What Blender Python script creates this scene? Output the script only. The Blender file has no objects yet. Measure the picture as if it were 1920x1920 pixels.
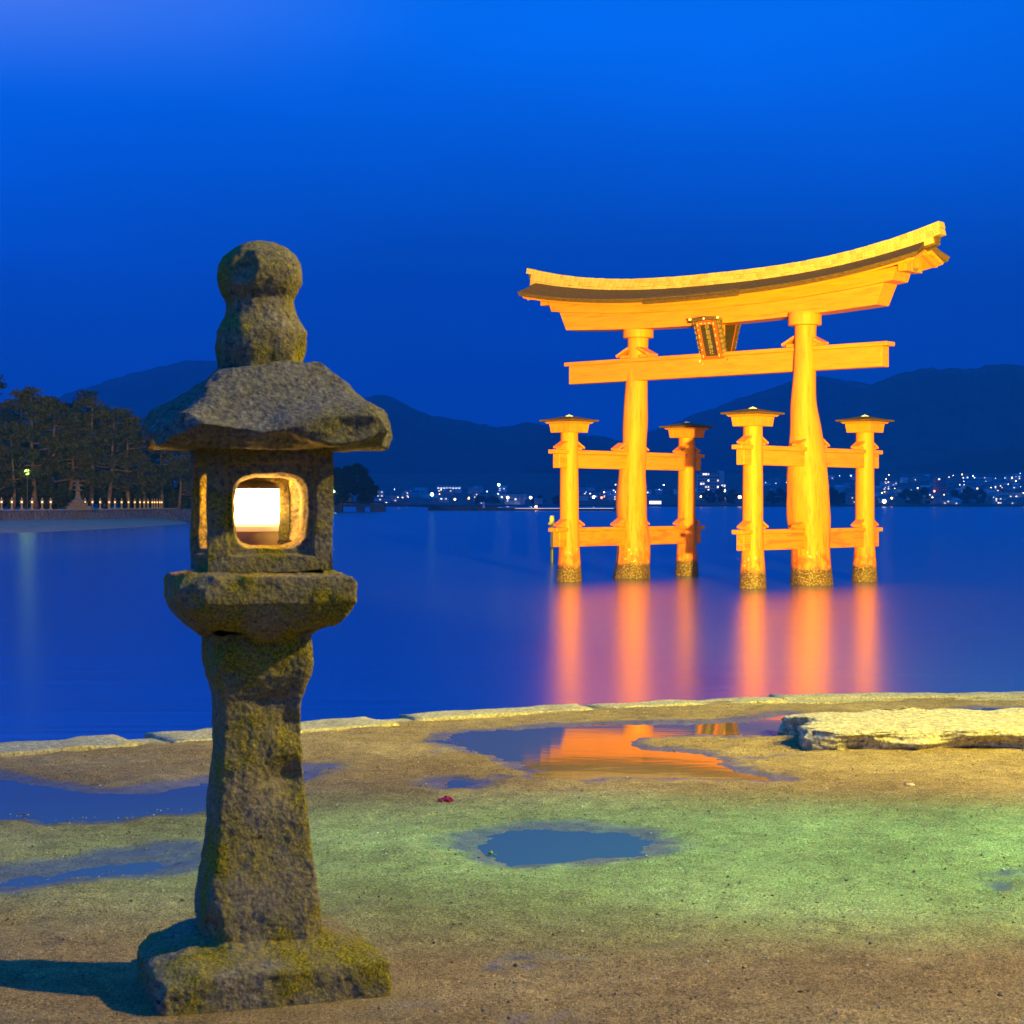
import bpy, bmesh, math, random
import numpy as np
from mathutils import Vector, Matrix, Euler

R = math.radians
SC = bpy.context.scene
COL = SC.collection
random.seed(7)

# ------------------------------------------------------------------ camera
F, HOR, EYE, SEA = 3400.0, 944.0, 1.4, -2.45      # focal in photo pixels, horizon row, eye height, water level
cam_d = bpy.data.cameras.new('camera')
cam = bpy.data.objects.new('camera', cam_d); COL.objects.link(cam)
cam.location = (0, 0, EYE); cam.rotation_euler = (R(90), 0, 0)
cam_d.sensor_width = 36; cam_d.lens = F / 1920 * 36
cam_d.shift_y = -(960 - HOR) / 1920
cam_d.clip_start = 0.1; cam_d.clip_end = 40000
cam_d.dof.use_dof = True; cam_d.dof.focus_distance = 85; cam_d.dof.aperture_fstop = 16
SC.camera = cam

# ------------------------------------------------------------------ sky
W = bpy.data.worlds.new('World'); SC.world = W; W.use_nodes = True
nt = W.node_tree; nd = nt.nodes; lk = nt.links
bg = nd['Background']
tc = nd.new('ShaderNodeTexCoord')
sep = nd.new('ShaderNodeSeparateXYZ'); lk.new(tc.outputs['Generated'], sep.inputs[0])
ramp = nd.new('ShaderNodeValToRGB')
lk.new(sep.outputs['Z'], ramp.inputs[0])
el = ramp.color_ramp.elements
SKY = [(0.0, (0.0002, 0.046, 0.375)), (0.06, (0.0002, 0.048, 0.385)), (0.12, (0.0003, 0.062, 0.50)),
       (0.19, (0.0004, 0.112, 0.745)), (0.26, (0.0005, 0.172, 0.98)), (0.45, (0.001, 0.20, 1.02)), (1.0, (0.002, 0.21, 1.02))]
el[0].position, el[0].color = SKY[0][0], (*SKY[0][1], 1)
el[1].position, el[1].color = SKY[-1][0], (*SKY[-1][1], 1)
for p_, c_ in SKY[1:-1]:
    e_ = el.new(p_); e_.color = (*c_, 1)
mp = nd.new('ShaderNodeMapping'); mp.inputs['Scale'].default_value = (1.7, 1.7, 5.0); mp.inputs['Location'].default_value = (0.62, 0.3, 0.12)
lk.new(tc.outputs['Generated'], mp.inputs[0])
nz = nd.new('ShaderNodeTexNoise'); nz.inputs['Scale'].default_value = 1.6; nz.inputs['Detail'].default_value = 3; nz.inputs['Roughness'].default_value = 0.45
lk.new(mp.outputs[0], nz.inputs['Vector'])
mr = nd.new('ShaderNodeMapRange'); mr.inputs[1].default_value = 0.3; mr.inputs[2].default_value = 0.7; mr.inputs[3].default_value = 0.86; mr.inputs[4].default_value = 1.12
lk.new(nz.outputs[0], mr.inputs[0])
mul = nd.new('ShaderNodeVectorMath'); mul.operation = 'SCALE'
azm = nd.new('ShaderNodeMapRange'); azm.inputs[1].default_value = -1; azm.inputs[2].default_value = 1; azm.inputs[3].default_value = 1.28; azm.inputs[4].default_value = 0.72
lk.new(sep.outputs['X'], azm.inputs[0])
sc_ = nd.new('ShaderNodeMath'); sc_.operation = 'MULTIPLY'; lk.new(mr.outputs[0], sc_.inputs[0]); lk.new(azm.outputs[0], sc_.inputs[1])
lk.new(ramp.outputs[0], mul.inputs[0]); lk.new(sc_.outputs[0], mul.inputs['Scale'])
# thin lavender cloud high in the sky
nz2 = nd.new('ShaderNodeTexNoise'); nz2.inputs['Scale'].default_value = 2.1; nz2.inputs['Detail'].default_value = 4; nz2.inputs['Roughness'].default_value = 0.5
mp2 = nd.new('ShaderNodeMapping'); mp2.inputs['Scale'].default_value = (1.0, 1.0, 2.2); mp2.inputs['Location'].default_value = (2.05, 0.0, 0.55)
lk.new(tc.outputs['Generated'], mp2.inputs[0]); lk.new(mp2.outputs[0], nz2.inputs['Vector'])
mr2 = nd.new('ShaderNodeMapRange'); mr2.inputs[1].default_value = 0.30; mr2.inputs[2].default_value = 0.65; mr2.inputs[3].default_value = 0.1; mr2.inputs[4].default_value = 0.8
mr2.interpolation_type = 'SMOOTHSTEP'
lk.new(nz2.outputs[0], mr2.inputs[0])
hi = nd.new('ShaderNodeMapRange'); hi.inputs[1].default_value = 0.17; hi.inputs[2].default_value = 0.30
lk.new(sep.outputs['Z'], hi.inputs[0])
cd = nd.new('ShaderNodeVectorMath'); cd.operation = 'DISTANCE'; lk.new(tc.outputs['Generated'], cd.inputs[0]); cd.inputs[1].default_value = (-.40, .85, .34)
cr = nd.new('ShaderNodeMapRange'); cr.interpolation_type = 'SMOOTHSTEP'; cr.inputs[1].default_value = 0.42; cr.inputs[2].default_value = 0.10; lk.new(cd.outputs['Value'], cr.inputs[0])
hi.interpolation_type = 'SMOOTHSTEP'; hi.inputs[1].default_value = 0.205; hi.inputs[2].default_value = 0.30
mm0 = nd.new('ShaderNodeMath'); mm0.operation = 'MULTIPLY'; lk.new(mr2.outputs[0], mm0.inputs[0]); lk.new(cr.outputs[0], mm0.inputs[1])
mm = nd.new('ShaderNodeMath'); mm.operation = 'MULTIPLY'; lk.new(mm0.outputs[0], mm.inputs[0]); lk.new(hi.outputs[0], mm.inputs[1])
mixc = nd.new('ShaderNodeMix'); mixc.data_type = 'RGBA'
lk.new(mm.outputs[0], mixc.inputs[0]); lk.new(mul.outputs[0], mixc.inputs[6]); mixc.inputs[7].default_value = (0.17, 0.30, 0.97, 1)
sky = nd.new('ShaderNodeTexSky'); sky.sky_type = 'NISHITA'; sky.sun_disc = False
sky.sun_elevation = R(-4); sky.sun_rotation = R(-120)
sks = nd.new('ShaderNodeVectorMath'); sks.operation = 'SCALE'; sks.inputs['Scale'].default_value = 0.02
lk.new(sky.outputs[0], sks.inputs[0])
addc = nd.new('ShaderNodeVectorMath'); addc.operation = 'ADD'
lk.new(mixc.outputs[2], addc.inputs[0]); lk.new(sks.outputs[0], addc.inputs[1])
lk.new(addc.outputs[0], bg.inputs['Color']); bg.inputs['Strength'].default_value = 1.0

# ------------------------------------------------------------------ lights: last twilight, the shore's flood lamps and an added gate fill
def lamp(name, typ, loc, energy, color, target=None, size=0.2, angle=60, blend=0.5):
    l = bpy.data.lights.new(name, typ); l.energy = energy; l.color = color
    o = bpy.data.objects.new(name, l); COL.objects.link(o); o.location = loc
    if typ == 'SPOT':
        l.spot_size = R(angle); l.spot_blend = blend
    if typ == 'SUN':
        l.angle = R(size)
    else:
        l.shadow_soft_size = size
    if target is not None:
        o.rotation_euler = (Vector(target) - Vector(loc)).to_track_quat('-Z', 'Y').to_euler()
    return o
lamp('twilight_sun', 'SUN', (0, 0, 50), 0.02, (0.5, 0.65, 1.0), target=(60, 80, 20), size=20)
lamp('torii_floodlight', 'SPOT', (15.2, 4, 2.2), 1.20e6, (1.0, 0.84, 0.05), target=(10.2, 90, 6), size=0.5, angle=34, blend=0.6)
lamp('torii_fill_light', 'SPOT', (-4.0, 6.5, 2.0), 1.5e5, (1.0, 0.80, 0.06), target=(10.2, 90, 6), size=0.5, angle=26, blend=0.6)  # unseen fill lamp, added to lift the shaded sides of the gate pillars
lamp('quay_floodlight', 'SPOT', (8.8, 5.5, 7.2), 6800, (1.0, 0.76, 0.12), target=(0.0, 6.6, 0), size=0.12, angle=76, blend=0.9)
lamp('edge_floodlight', 'SPOT', (12.2, 7.4, 7.4), 16000, (1.0, 0.88, 0.05), target=(2.4, 11.2, 0), size=0.12, angle=30, blend=1.0)
lamp('mercury_floodlight', 'SPOT', (9.6, 7.1, 3.9), 9600, (0.03, 1.0, 0.50), target=(1.9, 7.2, 0), size=0.15, angle=22, blend=1.0)
lamp('grove_floodlight', 'SPOT', (-45, 40, 14), 1.7e6, (1.0, 0.62, 0.12), target=(-90, 340, 9), size=0.5, angle=40, blend=0.8)

SC.view_settings.view_transform = 'Standard'; SC.view_settings.look = 'None'
SC.view_settings.exposure = 0; SC.view_settings.gamma = 1; SC.view_settings.use_curve_mapping = False
SC.cycles.use_denoising = True
SC.cycles.max_bounces = 6; SC.cycles.diffuse_bounces = 3; SC.cycles.glossy_bounces = 3; SC.cycles.volume_bounces = 0
SC.cycles.caustics_reflective = False; SC.cycles.caustics_refractive = False
SC.cycles.sample_clamp_indirect = 3

# ------------------------------------------------------------------ helpers
def at(px, py, Y):                       # photo pixel at depth Y
    return Vector(((px - 960) / F * Y, Y, EYE - (py - HOR) / F * Y))
def gp(px, py, z=0.0):                   # photo pixel on a horizontal level
    Y = (EYE - z) * F / (py - HOR)
    return ((px - 960) / F * Y, Y)

def _h(ix, iy, iz, s):
    n = (ix * 374761393 + iy * 668265263 + iz * 1274126177 + s * 144269504) & 0xFFFFFFFF
    n = ((n ^ (n >> 13)) * 1274126177) & 0xFFFFFFFF
    n = n ^ (n >> 16)
    return (n & 0xFFFF) / 32767.5 - 1.0
def vnoise(P, s=0):
    P = np.asarray(P, float); i = np.floor(P).astype(np.int64); f = P - i
    f = f * f * f * (f * (f * 6 - 15) + 10)
    x, y, z = i[..., 0], i[..., 1], i[..., 2]; fx, fy, fz = f[..., 0], f[..., 1], f[..., 2]
    def L(a, b, t): return a + (b - a) * t
    c = [[[_h(x + a, y + b, z + d, s) for d in (0, 1)] for b in (0, 1)] for a in (0, 1)]
    return L(L(L(c[0][0][0], c[1][0][0], fx), L(c[0][1][0], c[1][1][0], fx), fy),
             L(L(c[0][0][1], c[1][0][1], fx), L(c[0][1][1], c[1][1][1], fx), fy), fz)
def fbm(P, sc, oct=4, gain=0.5, s=0):
    P = np.asarray(P, float) * sc; a = 1.0; t = 0
    for k in range(oct):
        t = t + a * vnoise(P, s + k); P = P * 2.03 + 5.7; a *= gain
    return t
def vec_noise(P, sc, oct=4, gain=0.5, s=0):
    return np.stack([fbm(P, sc, oct, gain, s + 31 * k) for k in range(3)], -1)

def mesh(name, V, Fc, smooth=False):
    me = bpy.data.meshes.new(name)
    me.from_pydata([tuple(map(float, v)) for v in V], [], [tuple(map(int, f)) for f in Fc])
    if smooth:
        me.polygons.foreach_set('use_smooth', [True] * len(me.polygons))
    me.update()
    return me
def add(name, me, mat=None, parent=None, loc=None, rot=None, **props):
    if mat is not None and not me.materials:
        me.materials.append(mat)
    o = bpy.data.objects.new(name, me); COL.objects.link(o)
    if parent is not None: o.parent = parent
    if loc is not None: o.location = loc
    if rot is not None: o.rotation_euler = rot
    for k, v in props.items(): o[k] = v
    return o
def empty(name, loc=(0, 0, 0), rz=0, **props):
    o = bpy.data.objects.new(name, None); COL.objects.link(o)
    o.location = loc; o.rotation_euler = (0, 0, rz); o.empty_display_size = 0.1
    for k, v in props.items(): o[k] = v
    return o
def copy_tree(o, parent=None):
    c = o.copy(); COL.objects.link(c); c.parent = parent
    for ch in o.children: copy_tree(ch, c)
    return c

class MB:
    def __init__(s): s.V = []; s.F = []
    def put(s, V, Fc):
        n = len(s.V); s.V += [tuple(v) for v in V]; s.F += [tuple(i + n for i in f) for f in Fc]; return s
    def box(s, c, d, M=None, taper=(1, 1)):
        x, y, z = d[0] / 2, d[1] / 2, d[2] / 2
        V = [Vector((a * x * (taper[0] if k > 0 else 1), b * y * (taper[1] if k > 0 else 1), k * z)) for a in (-1, 1) for b in (-1, 1) for k in (-1, 1)]
        if M is not None: V = [M @ v for v in V]
        V = [v + Vector(c) for v in V]
        return s.put(V, [(0, 1, 3, 2), (4, 6, 7, 5), (0, 4, 5, 1), (2, 3, 7, 6), (0, 2, 6, 4), (1, 5, 7, 3)])
    def lathe(s, prof, n=24, c=(0, 0, 0), cap=True):
        V = []; Fc = []
        for z, r in prof:
            for k in range(n):
                a = 2 * math.pi * k / n; V.append((c[0] + r * math.cos(a), c[1] + r * math.sin(a), c[2] + z))
        m = len(prof)
        for i in range(m - 1):
            for k in range(n):
                Fc.append((i * n + k, i * n + (k + 1) % n, (i + 1) * n + (k + 1) % n, (i + 1) * n + k))
        if cap: Fc += [tuple(range(n))[::-1], tuple((m - 1) * n + k for k in range(n))]
        return s.put(V, Fc)
    def tube(s, pts, rad, n=8):
        pts = [Vector(p) for p in pts]; V = []; Fc = []
        for i, p in enumerate(pts):
            t = (pts[min(i + 1, len(pts) - 1)] - pts[max(i - 1, 0)]).normalized()
            a = t.orthogonal().normalized() if i == 0 else (a - t * a.dot(t)).normalized()
            b = t.cross(a); r = rad[i] if hasattr(rad, '__len__') else rad
            for k in range(n):
                th = 2 * math.pi * k / n; V.append(p + (a * math.cos(th) + b * math.sin(th)) * r)
        for i in range(len(pts) - 1):
            for k in range(n):
                Fc.append((i * n + k, i * n + (k + 1) % n, (i + 1) * n + (k + 1) % n, (i + 1) * n + k))
        Fc += [tuple(range(n))[::-1], tuple((len(pts) - 1) * n + k for k in range(n))]
        return s.put(V, Fc)
    def sweep(s, prof, us, zf, end=None):       # profile [(v,z)] swept along u, raised by zf(u)
        V = []; Fc = []; m = len(prof)
        for u in us:
            for j, (v, z) in enumerate(prof):
                uu = u + (end(u, v, z) if end else 0)
                V.append((uu, v, z + zf(u)))
        for i in range(len(us) - 1):
            for j in range(m):
                Fc.append((i * m + j, i * m + (j + 1) % m, (i + 1) * m + (j + 1) % m, (i + 1) * m + j))
        Fc += [tuple(range(m))[::-1], tuple((len(us) - 1) * m + j for j in range(m))]
        return s.put(V, Fc)
    def build(s, name, mat, parent=None, smooth=False, bevel=0, **props):
        me = mesh(name, s.V, s.F, smooth)
        bm = bmesh.new(); bm.from_mesh(me); bmesh.ops.recalc_face_normals(bm, faces=bm.faces)
        if bevel: bmesh.ops.bevel(bm, geom=bm.edges[:], offset=bevel, segments=1, affect='EDGES')
        bm.to_mesh(me); bm.free()
        if smooth: me.polygons.foreach_set('use_smooth', [True] * len(me.polygons))
        return add(name, me, mat, parent, **props)

def loft(rings, closed=True, caps=True):
    rings = np.asarray(rings); m, n, _ = rings.shape
    V = rings.reshape(-1, 3); Fc = []
    for i in range(m - 1):
        for k in range(n if closed else n - 1):
            Fc.append((i * n + k, i * n + (k + 1) % n, (i + 1) * n + (k + 1) % n, (i + 1) * n + k))
    return V, Fc

# ------------------------------------------------------------------ materials
MATS = {}
def newmat(name):
    m = bpy.data.materials.new(name); m.use_nodes = True
    MATS[name] = m
    return m, m.node_tree.nodes, m.node_tree.links, m.node_tree.nodes['Principled BSDF']
def nnoise(n, l, vec, scale, detail=4, rough=0.55):
    t = n.new('ShaderNodeTexNoise'); t.inputs['Scale'].default_value = scale; t.inputs['Detail'].default_value = detail; t.inputs['Roughness'].default_value = rough
    l.new(vec, t.inputs['Vector']); return t.outputs[0]
def nramp(n, l, fac, stops):
    r = n.new('ShaderNodeValToRGB'); l.new(fac, r.inputs[0]); e = r.color_ramp.elements
    e[0].position, e[0].color = stops[0][0], (*stops[0][1], 1); e[1].position, e[1].color = stops[-1][0], (*stops[-1][1], 1)
    for p, c in stops[1:-1]:
        k = e.new(p); k.color = (*c, 1)
    return r.outputs[0]
def nmix(n, l, fac, a, b, mode='MIX'):
    m = n.new('ShaderNodeMix'); m.data_type = 'RGBA'; m.blend_type = mode
    for s, x in ((0, fac), (6, a), (7, b)):
        if hasattr(x, 'links'): l.new(x, m.inputs[s])
        else: m.inputs[s].default_value = x if s == 0 else (*x, 1)
    return m.outputs[2]
def nmath(n, l, op, a, b=None):
    m = n.new('ShaderNodeMath'); m.operation = op
    for s, x in ((0, a), (1, b)):
        if x is None: continue
        if hasattr(x, 'links'): l.new(x, m.inputs[s])
        else: m.inputs[s].default_value = x
    return m.outputs[0]
def nmap(n, l, x, a, b, c=0, d=1):
    m = n.new('ShaderNodeMapRange'); l.new(x, m.inputs[0])
    for i, v in enumerate((a, b, c, d)): m.inputs[i + 1].default_value = v
    return m.outputs[0]
def nbump(n, l, h, strength, dist, prev=None):
    b = n.new('ShaderNodeBump'); b.inputs['Strength'].default_value = strength; b.inputs['Distance'].default_value = dist
    l.new(h, b.inputs['Height'])
    if prev is not None: l.new(prev, b.inputs['Normal'])
    return b.outputs[0]
def coords(n, kind='Object'):
    return n.new('ShaderNodeTexCoord').outputs[kind]
def simple(name, col, rough=0.7, var=0.25, scale=6.0, bump=0.0, spec=0.3, metal=0.0, stretch=None):
    m, n, l, b = newmat(name)
    v = coords(n)
    if stretch:
        mpn = n.new('ShaderNodeMapping'); mpn.inputs['Scale'].default_value = stretch; l.new(v, mpn.inputs[0]); v = mpn.outputs[0]
    t = nnoise(n, l, v, scale, 5)
    lo = tuple(c * (1 - var) for c in col); hi_ = tuple(min(1, c * (1 + var)) for c in col)
    l.new(nramp(n, l, t, [(0.3, lo), (0.7, hi_)]), b.inputs['Base Color'])
    b.inputs['Roughness'].default_value = rough; b.inputs['Specular IOR Level'].default_value = spec; b.inputs['Metallic'].default_value = metal
    if bump: l.new(nbump(n, l, nnoise(n, l, v, scale * 3, 5), 0.6, bump), b.inputs['Normal'])
    return m
def glow(name, col, strength, sampled=False):
    m, n, l, b = newmat(name)
    b.inputs['Base Color'].default_value = (0.6, 0.6, 0.6, 1)
    b.inputs['Emission Color'].default_value = (*col, 1); b.inputs['Emission Strength'].default_value = strength
    if not sampled: m.cycles.emission_sampling = 'NONE'
    return m

def mat_ground():
    m, n, l, b = newmat('packed_sand')
    g = coords(n, 'Object')
    big = nnoise(n, l, g, 0.9, 5, 0.6); mid = nnoise(n, l, g, 9, 5, 0.65); fine = nnoise(n, l, g, 85, 4, 0.75); vf = nnoise(n, l, g, 210, 2, 0.6)
    c1 = nramp(n, l, big, [(0.32, (0.29, 0.20, 0.075)), (0.5, (0.38, 0.275, 0.105)), (0.68, (0.48, 0.365, 0.145))])
    c2 = nramp(n, l, mid, [(0.3, (0.72, 0.72, 0.72)), (0.7, (1.22, 1.22, 1.22))])
    c3 = nramp(n, l, fine, [(0.30, (0.12, 0.11, 0.10)), (0.46, (0.85, 0.85, 0.85)), (0.56, (1.1, 1.1, 1.1)), (0.70, (2.0, 1.9, 1.8))])
    c = nmix(n, l, 1.0, nmix(n, l, 1.0, c1, c2, 'MULTIPLY'), c3, 'MULTIPLY')
    c = nmix(n, l, 1.0, c, nramp(n, l, vf, [(0.32, (0.30, 0.28, 0.26)), (0.48, (0.95, 0.95, 0.95)), (0.68, (1.7, 1.65, 1.6))]), 'MULTIPLY')
    at_ = n.new('ShaderNodeAttribute'); at_.attribute_name = 'wet'; wet = at_.outputs['Fac']
    wn = nmath(n, l, 'ADD', wet, nmath(n, l, 'MULTIPLY', nmath(n, l, 'SUBTRACT', fine, 0.5), 0.7))
    wm = nmap(n, l, wn, 0.25, 0.75)
    c = nmix(n, l, wm, c, nmix(n, l, 1.0, c, (0.42, 0.46, 0.60), 'MULTIPLY'))
    l.new(c, b.inputs['Base Color'])
    l.new(nmap(n, l, wm, 0, 1, 0.92, 0.30), b.inputs['Roughness'])
    l.new(nmap(n, l, wm, 0, 1, 0.15, 0.5), b.inputs['Specular IOR Level'])
    h = nmath(n, l, 'ADD', nmath(n, l, 'MULTIPLY', mid, 0.7), nmath(n, l, 'ADD', fine, nmath(n, l, 'MULTIPLY', vf, 0.7)))
    bp = n.new('ShaderNodeBump'); bp.inputs['Distance'].default_value = 0.014; l.new(h, bp.inputs['Height'])
    l.new(nmap(n, l, wm, 0, 1, 0.85, 0.3), bp.inputs['Strength'])
    l.new(bp.outputs[0], b.inputs['Normal'])
    return m
def mat_stone(name, base, moss=(0.16, 0.17, 0.035), moss_amt=0.5, sc=1.0, bump=0.012):
    m, n, l, b = newmat(name)
    g = coords(n, 'Object')
    a = nnoise(n, l, g, 5 * sc, 5, 0.6); d = nnoise(n, l, g, 62 * sc, 6, 0.72); e = nnoise(n, l, g, 150 * sc, 3, 0.7)
    vo = n.new('ShaderNodeTexVoronoi'); vo.inputs['Scale'].default_value = 70 * sc; l.new(g, vo.inputs['Vector'])
    c = nramp(n, l, d, [(0.32, tuple(x * 0.18 for x in base)), (0.45, tuple(x * .7 for x in base)), (0.55, base), (0.70, tuple(min(1, x * 2.0) for x in base))])
    mk = nmap(n, l, nmath(n, l, 'ADD', nmath(n, l, 'MULTIPLY', a, 0.7), nmath(n, l, 'MULTIPLY', d, 0.45)), 0.72 - 0.3 * moss_amt, 0.86 - 0.3 * moss_amt)
    ms = nramp(n, l, e, [(0.33, tuple(x * 0.16 for x in moss)), (0.5, tuple(x * .8 for x in moss)), (0.68, tuple(x * 1.6 for x in moss))])
    c = nmix(n, l, mk, c, ms)
    pale = nmap(n, l, nnoise(n, l, g, 16 * sc, 4, 0.8), 0.66, 0.72)
    c = nmix(n, l, nmath(n, l, 'MULTIPLY', pale, 0.35), c, (0.40, 0.39, 0.30))
    l.new(c, b.inputs['Base Color']); b.inputs['Roughness'].default_value = 0.95; b.inputs['Specular IOR Level'].default_value = 0.15
    h = nmath(n, l, 'ADD', nmath(n, l, 'ADD', d, nmath(n, l, 'MULTIPLY', e, 0.45)), nmath(n, l, 'MULTIPLY', vo.outputs['Distance'], 0.5))
    l.new(nbump(n, l, h, 1.0, bump), b.inputs['Normal'])
    return m
def mat_sea():
    m, n, l, b = newmat('sea_water')
    g = coords(n, 'Object')
    mpn = n.new('ShaderNodeMapping'); mpn.inputs['Scale'].default_value = (0.06, 0.8, 1); l.new(g, mpn.inputs[0])
    w1 = nnoise(n, l, mpn.outputs[0], 0.5, 4, 0.6); w2 = nnoise(n, l, mpn.outputs[0], 3.0, 3, 0.6)
    h = nmath(n, l, 'ADD', w1, nmath(n, l, 'MULTIPLY', w2, 0.3))
    b.inputs['Base Color'].default_value = (0.0, 0.045, 0.085, 1)
    # long low wave crests lie across the view: steeper slopes along it than across it
    b.inputs['Roughness'].default_value = 0.24; b.inputs['Anisotropic'].default_value = 0.35
    tg = n.new('ShaderNodeCombineXYZ'); tg.inputs[1].default_value = 1.0; l.new(tg.outputs[0], b.inputs['Tangent'])
    b.inputs['IOR'].default_value = 1.5
    nm = nbump(n, l, h, 0.4, 0.08); l.new(nm, b.inputs['Normal'])
    gs = n.new('ShaderNodeBsdfAnisotropic'); gs.inputs['Color'].default_value = (0.70, 0.78, 0.95, 1); gs.inputs['Roughness'].default_value = 0.215; gs.inputs['Anisotropy'].default_value = 0.35
    l.new(tg.outputs[0], gs.inputs['Tangent']); l.new(nm, gs.inputs['Normal'])
    mx = n.new('ShaderNodeMixShader'); mx.inputs[0].default_value = 0.6
    l.new(b.outputs[0], mx.inputs[1]); l.new(gs.outputs[0], mx.inputs[2]); l.new(mx.outputs[0], n['Material Output'].inputs['Surface'])
    return m
def mat_puddle():
    m, n, l, b = newmat('puddle_water')
    g = coords(n, 'Object')
    mpn = n.new('ShaderNodeMapping'); mpn.inputs['Scale'].default_value = (0.5, 1.0, 1); l.new(g, mpn.inputs[0])
    b.inputs['Base Color'].default_value = (0.075, 0.090, 0.045, 1)
    b.inputs['Roughness'].default_value = 0.04; b.inputs['IOR'].default_value = 1.5
    l.new(nbump(n, l, nnoise(n, l, mpn.outputs[0], 5, 2), 0.03, 0.01), b.inputs['Normal'])
    return m
def mat_vermilion(name='vermilion_paint', stretch=(3.0, 3.0, 0.35)):
    m, n, l, b = newmat(name)
    g = coords(n, 'Object')
    mpn = n.new('ShaderNodeMapping'); mpn.inputs['Scale'].default_value = stretch; l.new(g, mpn.inputs[0])
    s = nnoise(n, l, mpn.outputs[0], 2.2, 6, 0.65); q = nnoise(n, l, g, 0.8, 4, 0.6)
    c = nramp(n, l, s, [(0.28, (0.52, 0.100, 0.005)), (0.42, (0.70, 0.158, 0.007)), (0.56, (0.76, 0.185, 0.009)), (0.7, (0.80, 0.21, 0.010))])
    sepn = n.new('ShaderNodeSeparateXYZ'); l.new(g, sepn.inputs[0])
    # weathering low on the wood: bare streaks, salt crust, then barnacles (height in the gate's own coordinates)
    att = n.new('ShaderNodeAttribute'); att.attribute_name = 'hgt'; z = att.outputs['Fac']
    zz = nmath(n, l, 'ADD', z, nmath(n, l, 'MULTIPLY', nmath(n, l, 'SUBTRACT', q, 0.5), 0.9))
    wear = nmap(n, l, zz, 6.5, 1.2, 0, 1)
    st = nmap(n, l, nmath(n, l, 'ADD', s, nmath(n, l, 'MULTIPLY', wear, 0.22)), 0.66, 0.78)
    c = nmix(n, l, nmath(n, l, 'MULTIPLY', st, 0.8), c, (0.55, 0.075, 0.010))
    salt = nmath(n, l, 'MULTIPLY', nmap(n, l, zz, 1.9, 1.5), nmap(n, l, nnoise(n, l, g, 3.2, 5, 0.7), 0.60, 0.66))
    c = nmix(n, l, salt, c, (0.70, 0.42, 0.16))
    red = nmath(n, l, 'MULTIPLY', nmap(n, l, zz, 1.5, 1.25), nmap(n, l, nnoise(n, l, g, 2.2, 4, 0.6), 0.48, 0.58))
    c = nmix(n, l, nmath(n, l, 'MULTIPLY', red, 0.8), c, (0.36, 0.06, 0.012))
    zb = nmath(n, l, 'ADD', z, nmath(n, l, 'MULTIPLY', nmath(n, l, 'SUBTRACT', nnoise(n, l, g, 2.5, 4), 0.5), 0.5))
    barn = nmap(n, l, zb, 0.86, 0.70)
    vo = n.new('ShaderNodeTexVoronoi'); vo.inputs['Scale'].default_value = 9; l.new(g, vo.inputs['Vector'])
    sp = nnoise(n, l, g, 14, 4, 0.8)
    bc = nramp(n, l, sp, [(0.40, (0.035, 0.017, 0.007)), (0.54, (0.13, 0.055, 0.018)), (0.70, (0.52, 0.30, 0.11))])
    c = nmix(n, l, barn, c, bc)
    l.new(c, b.inputs['Base Color']); b.inputs['Roughness'].default_value = 0.55; b.inputs['Specular IOR Level'].default_value = 0.25
    h = nmath(n, l, 'ADD', nmath(n, l, 'MULTIPLY', s, 0.4), nmath(n, l, 'MULTIPLY', nmath(n, l, 'MULTIPLY', vo.outputs['Distance'], barn), 3.0))
    l.new(nbump(n, l, h, 0.35, 0.03), b.inputs['Normal'])
    return m
def mat_foliage(name, lo, hi_, trans=0.25):
    m, n, l, b = newmat(name)
    oi = n.new('ShaderNodeObjectInfo'); g = coords(n, 'Object')
    t = nnoise(n, l, g, 0.6, 3)
    c = nramp(n, l, t, [(0.3, lo), (0.7, hi_)])
    l.new(c, b.inputs['Base Color']); b.inputs['Roughness'].default_value = 0.8; b.inputs['Specular IOR Level'].default_value = 0.15
    return m

M_GROUND = mat_ground()
M_STONE = mat_stone('lantern_stone', (0.29, 0.25, 0.15), moss=(0.33, 0.275, 0.02), moss_amt=0.69, bump=0.009)
M_ROOFSTONE = mat_stone('lantern_roof_stone', (0.21, 0.195, 0.13), moss=(0.27, 0.24, 0.04), moss_amt=0.45, bump=0.009)
M_KERB = mat_stone('kerb_stone', (0.60, 0.52, 0.27), moss=(0.42, 0.35, 0.14), moss_amt=0.2, sc=0.8, bump=0.008)
M_SLAB = mat_stone('pale_rock', (0.64, 0.56, 0.29), moss=(0.40, 0.31, 0.09), moss_amt=0.1, sc=0.6, bump=0.009)
M_SEA = mat_sea(); M_PUDDLE = mat_puddle(); M_VERM = mat_vermilion(); M_VERM_U = mat_vermilion('vermilion_paint_lengthwise', (0.3, 3, 3)); M_VERM_V = mat_vermilion('vermilion_paint_crosswise', (3, 0.3, 3))
M_BARK = simple('bark_thatch', (0.115, 0.046, 0.006), 0.9, 0.6, 5, 0.05, stretch=(1, 6, 6))
M_TILE = [simple('ridge_tile_%d' % i, c, 0.8, 0.35, 4, 0.02) for i, c in enumerate([(0.46, 0.25, 0.075), (0.50, 0.28, 0.09), (0.42, 0.22, 0.06)])]
M_PALE = simple('pale_metal', (0.8, 0.7, 0.45), 0.4, 0.1)
M_GOLD = simple('gilt', (0.45, 0.25, 0.06), 0.5, 0.3, 8, metal=0.3)
M_GILT_WHITE = simple('bright_gilt', (0.9, 0.85, 0.6), 0.4, 0.1)
M_CARVE = simple('carved_wood', (0.115, 0.05, 0.012), 0.7, 0.5, 9, 0.03)
M_PANEL = simple('dark_panel', (0.045, 0.024, 0.007), 0.5, 0.3, 5)
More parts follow.
